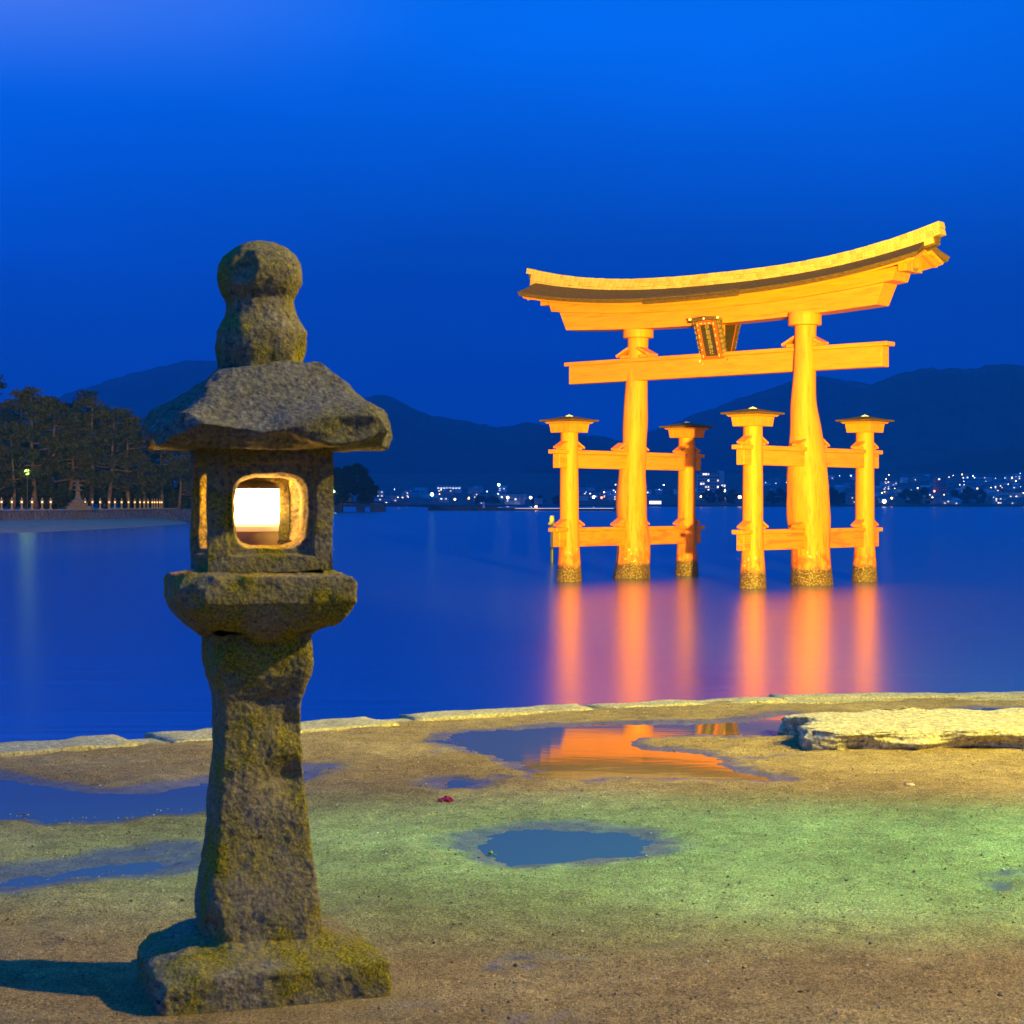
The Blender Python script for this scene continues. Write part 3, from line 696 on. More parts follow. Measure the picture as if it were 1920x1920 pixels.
# side pillars, each with its little roof
def side_pillar(uc, vc, seed):
    rnd = random.Random(seed)
    P = trunk('side_pillar', (uc, vc), [(-2, 0, .72), (0, 0, .64), (.8, 0, .575), (1.7, 0, .51), (2.7, 0, .475), (5.5, 0, .462), (7.4, 0, .445)], n=32, amp=.014, seed=seed)
    w = 1.40
    def q(z0, z1, w0, w1, name, mat=None, par=P, bevel=.012):
        mb = MB(); V = [(uc + a * wz / 2, vc + b_ * wz / 2, z) for z, wz in ((z0, w0), (z1, w1)) for a, b_ in ((-1, -1), (1, -1), (1, 1), (-1, 1))]
        mb.put(V, [(3, 2, 1, 0), (4, 5, 6, 7), (0, 1, 5, 4), (1, 2, 6, 5), (2, 3, 7, 6), (3, 0, 4, 7)]); return vb(mb, name, par, mat, bevel=bevel)
    q(7.36, 7.80, 1.30, 1.42, 'frieze'); q(7.802, 7.88, 1.60, 1.74, 'eave_board')
    rings = [(7.882, 2.06), (7.93, 2.10), (7.965, 2.08), (8.03, 1.45), (8.10, .85), (8.165, .32)]
    mb = MB(); Vv = []
    for z, wz in rings:
        for a, b_ in ((-1, -1), (0, -1), (1, -1), (1, 0), (1, 1), (0, 1), (-1, 1), (-1, 0)):
            cz = .02 if a and b_ else 0
            Vv.append((uc + a * wz / 2, vc + b_ * wz / 2, z + cz * (wz / 2)))
    Fc = [(i * 8 + k, i * 8 + (k + 1) % 8, (i + 1) * 8 + (k + 1) % 8, (i + 1) * 8 + k) for i in range(5) for k in range(8)] + [tuple(range(8))[::-1], tuple(range(40, 48))]
    vb(mb.put(Vv, Fc), 'roof', P, M_BARK)
    MB().lathe([(8.15, .20), (8.19, .19), (8.215, .10), (8.26, .03), (8.27, .005)], 12, (uc, vc, 0)).build('roof_cap', M_PALE, P, True)
    return P
S = 4.896
for i, uc in enumerate((-5.45, 5.45)):
    for j, vc in enumerate((-S, S)): side_pillar(uc, vc, 20 + i * 2 + j)
    for z0, z1 in ((1.71, 2.66), (5.60, 6.50)):
        bo = beam_box('tie_beam', 'v', uc, -S - 1.0, S + 1.0, z0, z1, .42)
        mr_ = [1.0, .95][z0 > 3]
        for vc, r in ((-S, .47), (0, mr_), (S, .47)):
            wedge('v', uc, vc, r - (.12 if vc == 0 else 0), z1 + .02, .46, bo, .74)
# lintels with upward curve
def z_sb(u): return 12.70 + .30 * (abs(u) / 9.4) ** 2
def z_kb(u): return 13.46 + .52 * (abs(u) / 9.8) ** 2
def z_e(u): return 13.87 + 1.02 * (abs(u) / 11.9) ** 2.4
def z_t(u): return 15.26 + 1.32 * (abs(u) / 12.4) ** 2.6
def sweepf(proff, us):
    mb = MB(); V = []; Fc = []; m = None
    for u in us:
        pr = proff(u); m = len(pr); V += pr
    for i in range(len(us) - 1):
        for j in range(m): Fc.append((i * m + j, i * m + (j + 1) % m, (i + 1) * m + (j + 1) % m, (i + 1) * m + j))
    Fc += [tuple(range(m))[::-1], tuple((len(us) - 1) * m + j for j in range(m))]
    return mb.put(V, Fc)
US = np.linspace(-1, 1, 41)
lin = vb(sweepf(lambda t: [(t * 9.3, -.55, z_sb(t * 9.3)), (t * 9.3, .55, z_sb(t * 9.3)), (t * 9.72, .58, z_kb(t * 9.6)), (t * 9.72, -.58, z_kb(t * 9.6))], US), 'lintel', mat=M_VERM_U)
upl = vb(sweepf(lambda t: [(t * 10.22, -.68, z_kb(t * 10.2) + .003), (t * 10.22, .68, z_kb(t * 10.2) + .003), (t * 10.42, .72, z_kb(t * 10.2) + .60), (t * 10.42, -.72, z_kb(t * 10.2) + .60)], US), 'upper_lintel', mat=M_VERM_U)
vb(MB().box((0, 0, 12.0), (.62, .5, 1.42)), 'strut')
roof = empty('roof', (0, 0, 0)); roof.parent = tor
for sg in (-1, 1):
    vb(sweepf(lambda t: [(t * 11.85, sg * 1.42, z_e(t * 11.9) + .03), (t * 11.95, sg * 1.46, z_e(t * 11.9) + .24), (t * 11.75, sg * .9, z_e(t * 11.9) + .50), (t * 11.6, sg * .24, z_e(t * 11.9) + .84), (t * 11.6, sg * .24, z_e(t * 11.9) + .50)], US), 'bark_slope', roof, M_BARK)
    vb(sweepf(lambda t: [(t * 11.66, sg * 1.30, z_e(t * 11.7) - .06), (t * 11.70, sg * 1.33, z_e(t * 11.7) + .035), (t * 11.66, sg * .30, z_e(t * 11.7) + .49), (t * 11.6, sg * .30, z_e(t * 11.7) + .36)], US), 'eave_board', roof, M_VERM_U)
    # a stretch of eave that hangs lower on the shore side
    if sg < 0:
        vb(sweepf(lambda t: [(.0 + t * 2.9 - .6, -1.46, z_e(t * 2.9) - .06), (t * 2.9 - .6, -1.53, z_e(t * 2.9) + .10), (t * 2.75 - .6, -1.30, z_e(t * 2.9) + .345), (t * 2.75 - .6, -1.26, z_e(t * 2.9) + .30)], US[::4]), 'eave_drop', roof, M_BARK)
    for e in (-1, 1):      # gable ends: barge boards and end wall
        zz = z_e(11.6)
        vb(MB().put([(e * x, sg * v_, zz + z) for x in (11.25, 11.42) for v_, z in ((1.25, -.16), (1.36, .02), (.06, .60), (.06, .30))], [(0, 1, 2, 3), (7, 6, 5, 4), (0, 4, 5, 1), (1, 5, 6, 2), (2, 6, 7, 3), (3, 7, 4, 0)]), 'barge_board', roof)
for e in (-1, 1):
    zz = z_e(10.9)
    vb(MB().put([(e * x, v_, zz + z) for x in (10.5, 10.95) for v_, z in ((-.70, -.30), (.70, -.30), (.70, .25), (0, .62), (-.70, .25))], [(0, 1, 2, 3, 4), (9, 8, 7, 6, 5)] + [(i, (i + 1) % 5, 5 + (i + 1) % 5, 5 + i) for i in range(5)]), 'gable_wall', roof)
    mb = MB(); pts = []
    if e > 0:            # crescent on this end
        a = np.linspace(-2.0, 2.0, 14); o_ = [(.30 * math.cos(t), .30 * math.sin(t)) for t in a] + [(.10 + .24 * math.cos(t) - .02, .26 * math.sin(t)) for t in a[::-1]]
        o_ = [(-y, -x) for x, y in o_]
        N = len(o_)
        mb.put([(10.955, v_, zz - .02 + z) for v_, z in o_] + [(11.0, v_, zz - .02 + z) for v_, z in o_], [tuple(range(N)), tuple(range(2 * N - 1, N - 1, -1))] + [(i, (i + 1) % N, N + (i + 1) % N, N + i) for i in range(N)])
        mb.build('crescent_emblem', M_GOLD, roof)
ridge = vb(sweepf(lambda t: [(t * 12.1, -.20, z_e(t * 11.9) + .60), (t * 12.1, .20, z_e(t * 11.9) + .60), (t * 12.3, .20, z_t(t * 12.3) - .05), (t * 12.3, -.20, z_t(t * 12.3) - .05)], US), 'ridge', tor, M_BARK)
NT = 74
tile_me = []
for k in range(3):
    bm = bmesh.new(); bmesh.ops.create_cube(bm, size=1)
    bmesh.ops.bevel(bm, geom=bm.edges[:], offset=.025, segments=1, affect='EDGES')
    me = bpy.data.meshes.new('ridge_tile'); bm.to_mesh(me); bm.free(); me.materials.append(M_TILE[k]); tile_me.append(me)
for row in range(3):
    for i in range(NT):
        t = (i + .5 + (.5 if row == 1 else 0)) / NT * 2 - 1
        u = t * (12.05 + row * .15)
        if abs(u) > 12.35: continue
        def zr(u_): 
            b0 = z_e(u_ * .96) + .74; return b0 + (z_t(u_) - b0) * (row + .5) / 3
        hgt_ = (z_t(u) - (z_e(u * .96) + .74)) / 3
        sl = math.atan2(zr(u + .1) - zr(u - .1), .2)
        o = add('ridge_tile', tile_me[random.choice((0, 0, 1, 1, 1, 2))], None, ridge, loc=(u, random.uniform(-.008, .008), zr(u) + random.uniform(-.008, .008)), rot=(0, -sl, 0))
        o.scale = (24.5 / NT * random.uniform(.965, .995), .66 - row * .07 + random.uniform(-.02, .02), hgt_ * random.uniform(.94, .99))

# name plaques between the beams
def plaque(sg, text):
    pq = empty('name_plaque', (0, sg * .66, 11.90)); pq.parent = tor
    # local frame: x across, y outward normal (towards viewer = -y), z up; top leans outward
    pq.rotation_euler = Euler((R(18.5), 0, 0 if sg < 0 else math.pi), 'XYZ') if sg < 0 else (Matrix.Rotation(math.pi, 4, 'Z') @ Matrix.Rotation(R(18.5), 4, 'X')).to_euler()
    w, h = 1.14, 1.92
    MB().box((0, 0.05, 0), (w - .1, .06, h - .1)).build('panel', M_PANEL, pq)
    mb = MB()
    for (cx_, cz_, dx, dz) in ((-w / 2 + .09, 0, .17, h), (w / 2 - .09, 0, .17, h), (0, h / 2 - .085, w - .35, .17), (0, -h / 2 + .085, w - .35, .17)): mb.box((cx_, -.01, cz_), (dx, .12, dz))
    fr = mb.build('frame', M_FRAME, pq)
    st = MB().box((0, -.085, 0), (.045, .03, .06)); sm = st.build('stud', simple('stud_gilt', (.62, .42, .16), .4, .1), pq); first = True
    for (x, z) in [(s_ * (w / 2 - .09), z) for s_ in (-1, 1) for z in (-.82, -.74, -.45, -.2, -.12, .2, .28, .55, .78, .86)] + [(x, h / 2 - .085) for x in (-.3, -.2, 0, .2, .3)]:
        o = sm if first else sm.copy()
        if not first: COL.objects.link(o)
        first = False; o.location = (x, 0, z)
    for s_ in (-1, 1):      # carved scalloped wings, flaring back, with curled tips
        Z = np.linspace(-h / 2 - .12, h / 2 + .1, 40); prof = [(s_ * (w / 2 + .03), z) for z in Z]
        outer = [(s_ * (w / 2 + .24 + .035 * math.sin(z * 18) + .05 * (z + 1) / 2), z) for z in Z]
        mb = MB(); N = len(Z); V = []
        for y0 in (0.0, .05):
            V += [(x, .03 + y0, z) for x, z in prof] + [(x, .10 + y0, z) for x, z in outer]
        Fc = []
        for i in range(N - 1):
            Fc += [(i, i + 1, N + i + 1, N + i), (2 * N + i + 1, 2 * N + i, 3 * N + i, 3 * N + i + 1), (N + i, N + i + 1, 3 * N + i + 1, 3 * N + i), (i + 1, i, 2 * N + i, 2 * N + i + 1)]
        wg = mb.put(V, Fc).build('wing', M_CARVE, pq)
        mb = MB()
        for z in np.linspace(-h / 2 + .1, h / 2 - .05, 8):
            a = np.linspace(0, 6.28, 13); mb.tube([(s_ * (w / 2 + .145) + .062 * math.cos(t), .045, z + .062 * math.sin(t)) for t in a], .014, 5)
        mb.build('scroll', M_GOLD, pq)
        a = np.linspace(0, 4.2, 12)
        MB().tube([(s_ * (w / 2 + .06 - .10 * math.cos(t) + .12), .04, -h / 2 - .20 - .10 * math.sin(t) + .02 * t) for t in a], np.linspace(.075, .03, 12), 8).build('curl', M_GILT_WHITE if s_ < 0 else M_CARVE, pq, True)
    mb = MB().tube([(-.98, 0, h / 2 + .0), (-.80, 0, h / 2 + .07), (-.4, -.02, h / 2 + .13), (0, -.03, h / 2 + .15), (.4, -.02, h / 2 + .13), (.8, 0, h / 2 + .07), (.98, 0, h / 2 + .0)], [.05, .09, .10, .11, .10, .09, .05], 8)
    mb.build('crest', M_CARVE, pq, True)
    for x in (-.86, 0, .80): MB().lathe([(0, .03), (.04, .085), (.09, .07), (.13, .01)], 10, (x, -.08, h / 2 + .10)).build('knob', M_GILT_WHITE, pq, True)
    if text:
        cu = bpy.data.curves.new('lettering', 'FONT'); cu.body = '\n'.join(text); cu.size = .27; cu.space_line = .92; cu.align_x = 'CENTER'; cu.align_y = 'CENTER'; cu.extrude = .008
        cu.materials.append(M_GOLD)
        tmp = bpy.data.objects.new('lettering', cu); COL.objects.link(tmp); bpy.context.view_layer.update()
        me = bpy.data.meshes.new_from_object(tmp.evaluated_get(bpy.context.evaluated_depsgraph_get()))
        bpy.data.objects.remove(tmp); me.name = 'lettering'
        add('lettering', me, M_GOLD, pq, loc=(0, .012, 0.0), rot=(R(90), 0, 0))
plaque(-1, '伊都岐島神社'); plaque(1, '')

# lit marker pole beside the gate
p = at(1035, 1055, 118)
mp_ = empty('marker_pole', (p.x, p.y, SEA), label='thin yellow marker pole with lamp head beside the leftmost gate pillar', category='pole')
MB().tube([(0, 0, -1), (0, 0, 1.0)], .13, 10).build('lower_pole', M_METAL, mp_)
MB().tube([(0, 0, 1.0), (0, 0, 2.5)], .11, 10).build('pole', M_FRAME if False else simple('yellow_paint', (.75, .55, .12), .5, .1), mp_)
MB().lathe([(2.4, .14), (2.45, .26), (2.62, .26), (2.65, .16), (2.9, .17), (3.05, .12), (3.08, .02)], 12).build('lamp_head', MATS['yellow_paint'], mp_)

# ------------------------------------------------------------------ hills across the bay
M_HILL = simple('forested_hill', (0.035, 0.050, 0.030), 0.95, 0.4, 0.02)
M_DARKHILL = simple('wooded_foothill', (0.022, 0.030, 0.018), 0.95, 0.4, 0.03)
def hill(pts, D, depth, seed, mat=None, rough=4.0):
    px = np.array([p_[0] for p_ in pts], float); py = np.array([p_[1] for p_ in pts], float)
    xs = np.arange(px[0], px[-1], 3.0); k = np.interp(xs, px, py)
    ker = np.hanning(13); ker /= ker.sum(); k = np.convolve(np.pad(k, 6, 'edge'), ker, 'valid')
    X = (xs - 960) / F * D; Z = EYE + (HOR - k) / F * D
    rows = [(-1.0, 0.0), (-.8, .14), (-.6, .34), (-.4, .56), (-.22, .78), (-.1, .92), (0, 1.0), (.3, .75), (1.0, 0)]
    V = []
    for r, hfac in rows:
        P = np.stack([X * (1 + r * depth / D), np.full_like(X, D + r * depth), np.zeros_like(X)], 1)
        z = (Z - SEA) * hfac + SEA - 4
        z = z + fbm(P, 1 / 300., 4, .5, seed) * (Z - SEA) * .10 * (1 - abs(2 * hfac - 1)) + fbm(P, 1 / 28., 3, .6, seed + 4) * rough * (hfac > .05)
        P[:, 2] = z + 4 * hfac; V.append(P)
    Vv, Fc = loft(np.array(V), closed=False)
    add('hill', mesh('hill', Vv, Fc, True), mat or M_HILL, kind='structure')
hill([(-700, 900), (-300, 830), (0, 770), (100, 748), (165, 725), (240, 702), (320, 682), (370, 674), (420, 676), (480, 692), (560, 722), (640, 760), (720, 800), (820, 850), (900, 900)], 5600, 1100, 1)
hill([(420, 900), (540, 840), (620, 775), (670, 750), (700, 742), (720, 741), (745, 748), (790, 772), (830, 784), (865, 788), (910, 795), (940, 800), (975, 793), (1010, 793), (1050, 806), (1110, 818), (1170, 826), (1230, 842), (1320, 870), (1400, 900)], 4300, 1000, 2)
hill([(1080, 900), (1160, 835), (1215, 812), (1250, 797), (1300, 778), (1345, 763), (1385, 748), (1430, 733), (1480, 714), (1530, 706), (1570, 709), (1600, 716), (1640, 722), (1720, 745), (1850, 800)], 5200, 1100, 3)
hill([(1480, 860), (1560, 780), (1610, 735), (1650, 714), (1690, 700), (1740, 691), (1790, 693), (1840, 688), (1880, 682), (1920, 684), (2020, 700), (2200, 760), (2500, 860)], 4600, 1000, 4)
hill([(1560, 915), (1680, 885), (1760, 858), (1840, 842), (1930, 832), (2050, 840), (2300, 880)], 3700, 450, 6, M_DARKHILL, 3)
hill([(800, 935), (880, 915), (930, 898), (975, 886), (1020, 878), (1060, 884), (1110, 900), (1180, 914), (1260, 905), (1330, 888), (1400, 882), (1480, 893), (1560, 905), (1640, 920)], 3200, 350, 7, M_DARKHILL, 3)

# ------------------------------------------------------------------ town across the water
def town_z(X, Y): return SEA + 2.2 + max(0.0, (Y - 2220)) * .058
gxs = np.linspace(-900, 900, 61); gys = [2150, 2151, 2220, 2400, 2600, 2800, 3000, 3150]
Vt = [(x_ * (y_ / 2200), y_, (SEA - 2 if y_ < 2150.5 else town_z(x_, y_))) for y_ in gys for x_ in gxs]
Ft = [(i * 61 + k, i * 61 + k + 1, (i + 1) * 61 + k + 1, (i + 1) * 61 + k) for i in range(len(gys) - 1) for k in range(60)]
add('far_shore', mesh('far_shore', Vt, Ft, True), simple('far_ground', (.05, .055, .05), .9, .4, .05), kind='structure')
M_WALLS = [simple('house_wall_%d' % i, c, .8, .15, .3) for i, c in enumerate([(.55, .56, .58), (.40, .42, .46), (.62, .60, .56), (.30, .32, .36)])]
M_HROOF = [simple('house_roof_%d' % i, c, .7, .2, .5) for i, c in enumerate([(.12, .13, .16), (.22, .22, .24), (.40, .44, .50)])]
M_WIN = [glow('lit_window_%d' % i, c, s_) for i, (c, s_) in enumerate([((1, .82, .55), 1.6), ((.75, .9, 1), 1.4), ((1, .66, .3), 1.5), ((1, .9, .75), 3.0)])]
hm = []
for k in range(4):
    w, d, h = [(9, 8, 5.5), (12, 9, 6.5), (16, 10, 8.5), (24, 12, 7)][k]
    wl = MB().box((0, 0, h / 2), (w, d, h)); me_w = mesh('wall', wl.V, wl.F)
    e = .7
    if k < 2:
        rf = MB().put([(-w / 2 - e, -d / 2 - e, h), (w / 2 + e, -d / 2 - e, h), (w / 2 + e, d / 2 + e, h), (-w / 2 - e, d / 2 + e, h), (-w / 2 - e, 0, h + 2.6), (w / 2 + e, 0, h + 2.6)], [(0, 1, 5, 4), (2, 3, 4, 5), (0, 4, 3), (1, 2, 5), (3, 2, 1, 0)])
    else:
        rf = MB().box((0, 0, h + .25), (w + .6, d + .6, .5)).box((w * .2, 0, h + 1.2), (w * .3, d * .5, 1.4))
    wins = [MB().box((x_, -d / 2 - .06, z_), (1.9, .12, 1.5)) for x_ in ((-w * .26, w * .22) if k < 2 else (-w * .33, 0, w * .33)) for z_ in (1.9, h - 1.5)]
    hm.append((me_w, rf, wins))
_hcache = {}
def house(X, Y, k, wm, rm, lit, rz, label, group, name='house', rnd=random):
    me_w, rf, wins = hm[k]
    def get(key, V, Fc, mat):
        if key not in _hcache:
            m_ = mesh(key[0], V, Fc); m_.materials.append(mat); _hcache[key] = m_
        return _hcache[key]
    root = empty(name, (X, Y, town_z(X, Y) - .8), rz, label=label, category='house', group=group)
    add('wall', get(('wall', k, wm), [v.co for v in me_w.vertices], [p_.vertices for p_ in me_w.polygons], M_WALLS[wm]), None, root)
    add('roof', get(('roof', k, rm), rf.V, rf.F, M_HROOF[rm]), None, root)
    for i, wb in enumerate(wins):
        if rnd.random() < lit:
            c = rnd.choice((0, 0, 1, 2, 3)); add('window', get(('window', k, i, c), wb.V, wb.F, M_WIN[c]), None, root)
    return root
hr = random.Random(12)
for i in range(165):
    zone = hr.random()
    if zone < .62: px = hr.uniform(1560, 1960); Y = 2230 + 720 * hr.random() ** 1.2
    elif zone < .80: px = hr.uniform(1060, 1340); Y = 2230 + 420 * hr.random()
    elif zone < .92: px = hr.uniform(690, 1010); Y = 2230 + 330 * hr.random() ** 1.5
    else: px = hr.uniform(1430, 1620); Y = 2300 + 600 * hr.random()
    X = (px - 960) / F * Y
    side = 'right of the gate' if px > 1560 else ('seen between the gate pillars' if px > 1040 else 'left of the gate')
    kk, wm, rm = hr.choice((0, 0, 0, 1, 1, 2, 3)), hr.randrange(4), hr.choice((0, 0, 1, 2)); row_ = 'by the shore' if Y < 2330 else ('mid slope' if Y < 2600 else 'high up')
    lab = '%s %s house, %s %s roof, %s, %s' % (('small', 'wide', 'tall', 'long')[kk], ('white', 'grey', 'cream', 'dark')[wm], ('dark', 'grey', 'pale')[rm], ('gabled', 'flat')[kk > 1], row_, side)
    house(X, Y, kk, wm, rm, hr.choice((0, 0, .08, .2, .4)), hr.uniform(-.5, .5), lab, 'far town houses', rnd=hr)
# apartment block with balconies in rows, and a dark tower
def block(px, py_top, Y, w_px, label, name, wall, floors, cols, lit, tower=0):
    X = (px - 960) / F * Y; z0 = SEA + 1; z1 = EYE + (HOR - py_top) / F * Y; w = w_px / F * Y; d = 16; h = z1 - z0
    root = empty(name, (X, Y, z0), 0, label=label, category='building')
    MB().box((0, 0, h / 2), (w, d, h)).build('wall', wall, root)
    if tower: MB().box((w / 2 + tower / 2 + .02, 2, h * .5 + 1.5), (tower, d - 3, h + 3)).build('stair_tower', wall, root)
    MB().box((0, 0, h + .32), (w + .8, d + .8, .6)).build('roof', M_HROOF[1], root)
    zb = h * .22; fh = (h - zb) / floors; cw = w / cols
    wb = MB().box((0, 0, 0), (cw * .62, .15, fh * .5)); base = [mesh('window', wb.V, wb.F) for _ in range(3)]
    base[0].materials.append(M_METAL); base[1].materials.append(M_WIN[3]); base[2].materials.append(M_WIN[0])
    sl = MB().box((0, 0, 0), (w, 1.3, .9)); sme = mesh('balcony', sl.V, sl.F); sme.materials.append(wall)
    for f_ in range(floors):
        add('balcony', sme, None, root, loc=(0, -d / 2 - .67, zb + fh * f_ + .45))
        for c_ in range(cols):
            k = 0 if hr.random() > lit else hr.choice((1, 2))
            add('window', base[k], None, root, loc=(-w / 2 + cw * (c_ + .5), -d / 2 - .09, zb + fh * (f_ + .62)))
block(1327, 887, 2330, 40, 'pale apartment block with rows of balconies behind the left gate pillars', 'apartment_block', M_WALLS[2], 8, 9, .17, tower=7)
block(1761, 897, 2400, 22, 'dark tall hotel tower rising above the far right shore', 'hotel_tower', M_WALLS[3], 9, 4, .05)
block(1594, 928, 2230, 14, 'pale four storey block on the shore between the right gate pillars', 'shore_block', M_WALLS[1], 4, 4, .3)
block(1871, 934, 2230, 16, 'low white block near the right end of the far shore', 'shore_block', M_WALLS[0], 3, 4, .4)
block(1355, 908, 2290, 9, 'narrow lit annex beside the pale apartment block', 'annex_block', M_WALLS[2], 4, 2, .6)
# roofed ferry hall on the shore
rt = empty('ferry_hall', ((1228 - 960) / F * 2200, 2200, SEA + 2), label='low lit hall with a blue sloping roof seen between the left pillars', category='building')
MB().box((0, 0, 3), (16, 10, 6)).build('wall', M_WALLS[0], rt)
MB().put([(-20, -8, 9), (14, -8, 11.5), (14, 8, 11.5), (-20, 8, 9), (-20, -8, 8.3), (14, -8, 10.8), (14, 8, 10.8), (-20, 8, 8.3)], [(0, 1, 2, 3), (7, 6, 5, 4), (0, 4, 5, 1), (1, 5, 6, 2), (2, 6, 7, 3), (3, 7, 4, 0)]).build('roof', simple('blue_roof', (.12, .3, .6), .6), rt)
MB().box((0, -5.1, 3), (14, .2, 3.4)).build('lit_front', M_WIN[3], rt)

# lamps of the far shore
GLOWS = {'white': glow('lamp_white', (1, .93, .80), 20), 'green': glow('lamp_green', (.45, 1, .35), 30), 'orange': glow('lamp_orange', (1, .42, .08), 24), 'blue': glow('lamp_blue', (.55, .78, 1), 9), 'red': glow('lamp_red', (1, .10, .04), 30), 'warm': glow('lamp_warm', (1, .68, .32), 15)}
_lm = {}
def far_lamp(px, py, Y, col, r, label, group=None, pole=True):
    p = at(px, py, Y); zb = max(town_z(p.x, Y), SEA) if Y > 2100 else SEA
    h = max(3.0, p.z - zb)
    root = empty('street_lamp', (p.x, Y, p.z - h), label=label, category='street lamp')
    if group: root['group'] = group
    if (col, r) not in _lm:
        bm = bmesh.new(); bmesh.ops.create_icosphere(bm, subdivisions=2, radius=r); me = bpy.data.meshes.new('lamp_head'); bm.to_mesh(me); bm.free(); me.materials.append(GLOWS[col]); _lm[(col, r)] = me
    add('lamp_head', _lm[(col, r)], None, root, loc=(0, 0, h))
    if ('p', Y > 1500) not in _lm:
        t_ = MB().box((0, 0, .5), (.35, .35, 1)); me = mesh('pole', t_.V, t_.F); me.materials.append(M_METAL); _lm[('p', Y > 1500)] = me
    po = add('pole', _lm[('p', Y > 1500)], None, root); po.scale = (1, 1, h - r)
for a in [(810, 927, 1500, 'green', 1.3, 'bright green lamp on the breakwater left of the gate'), (935, 909, 2450, 'green', 1.7, 'white green floodlight high on the hillside left of the gate'),
          (952, 933, 2210, 'white', 1.5, 'left one of two tall white shore lamps left of the gate'), (995, 933, 2210, 'white', 1.5, 'right one of two tall white shore lamps left of the gate'),
          (1113, 932, 2210, 'white', 1.5, 'white shore lamp between the first two gate pillars'), (1128, 933, 2212, 'red', 1.1, 'red lamp beside the white lamp between the first two pillars'),
          (1387, 932, 2210, 'orange', 2.0, 'strong orange lamp just left of the nearest gate pillar'), (1358, 920, 2260, 'white', 1.6, 'white lamp beside the pale apartment block'),
          (1314, 931, 2230, 'orange', 1.0, 'small orange lamp below the pale apartment block'), (1658, 940, 2205, 'white', 2.2, 'brilliant white lamp on the shore right of the gate'),
          (1672, 934, 2230, 'orange', 1.1, 'orange lamp beside the brilliant white shore lamp'), (853, 936, 2210, 'warm', 1.2, 'warm lamp at the left end of the lit ferry quay'), (879, 934, 2210, 'orange', 1.0, 'orange lamp at the right end of the lit ferry quay'),
          (1680, 903, 2800, 'blue', 1.5, 'bluish lamp high on the town slope above the brilliant lamp'), (1752, 921, 2380, 'red', 1.1, 'red lamp low on the dark hotel tower')]:
    far_lamp(*a)
lr = random.Random(4)
for i in range(85):
    z_ = lr.random()
    if z_ < .50: px, py, Y = lr.uniform(1650, 1920), 0, lr.uniform(2230, 2950)
    elif z_ < .72: px, py, Y = lr.uniform(1065, 1310), 0, lr.uniform(2230, 2600)
    elif z_ < .92: px, py, Y = lr.uniform(700, 1010), 0, lr.uniform(2220, 2450)
    else: px, py, Y = lr.uniform(1440, 1630), 0, lr.uniform(2230, 2900)
    zl = town_z(0, Y) + lr.uniform(5, 9); py = HOR - (zl - EYE) / Y * F
    sd = 'right of the gate' if px > 1640 else ('seen between the gate pillars' if px > 1040 else 'left of the gate')
    lc = lr.choice(('white', 'warm', 'warm', 'blue', 'blue', 'orange'))
    far_lamp(px, py, Y, lc, lr.choice((.35, .5, .7)), 'tiny %s street lamp of the far town %s, %s' % (lc, 'by the shore' if Y < 2330 else ('mid slope' if Y < 2600 else 'high up'), sd), 'far town lamps')
# floodlit school on the slope left of the gate
sch = empty('school_building', ((842 - 960) / F * 2500, 2500, town_z(0, 2500)), label='long pale floodlit building on the slope left of the gate', category='building')
MB().box((0, 0, 5), (34, 12, 10)).build('wall', M_WALLS[0], sch); MB().box((0, 0, 10.3), (35, 13, .6)).build('roof', M_HROOF[1], sch)
for k in range(8): MB().box((-14.5 + k * 4.1, -6.1, 6.5), (2.6, .2, 1.6)).build('window', M_WIN[1], sch)

# ------------------------------------------------------------------ vegetation
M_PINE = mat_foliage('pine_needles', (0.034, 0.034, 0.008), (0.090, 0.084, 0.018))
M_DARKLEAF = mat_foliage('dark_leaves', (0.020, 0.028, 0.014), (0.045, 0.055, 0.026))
M_TRUNK = simple('pine_bark', (0.17, 0.10, 0.065), .95, .5, 2, .08)
def foliage(pads, per, size, seed, flat=.45, up=.35):
    rg = np.random.default_rng(seed); Vs = []
    for (c, r) in pads:
        n_ = max(12, int(per * r * r))
        d = rg.normal(0, 1, (n_, 3)); d /= np.linalg.norm(d, axis=1, keepdims=True)
        rad = r * rg.uniform(.25, 1, (n_, 1)) ** .45
        P = np.array(c) + d * rad * np.array([1, 1, flat])
        a = rg.normal(0, 1, (n_, 3)); a[:, 2] = a[:, 2] * .6 + up; a /= np.linalg.norm(a, axis=1, keepdims=True)
        b_ = np.cross(a, rg.normal(0, 1, (n_, 3))); b_ /= np.linalg.norm(b_, axis=1, keepdims=True) + 1e-9
        s1 = size * rg.uniform(.6, 1.3, (n_, 1)); s2 = s1 * rg.uniform(.25, .5, (n_, 1))
        Vs.append(np.stack([P - b_ * s2, P + a * s1 * .5 - b_ * s2 * .2, P + a * s1, P + b_ * s2], 1).reshape(-1, 3))
    Vv = np.vstack(Vs); Fi = np.arange(len(Vv)).reshape(-1, 4)
    return Vv, Fi
def leaf_mesh(name, Vv, Fi):
    me = bpy.data.meshes.new(name); me.from_pydata(Vv.tolist(), [], Fi.tolist()); me.update(); return me
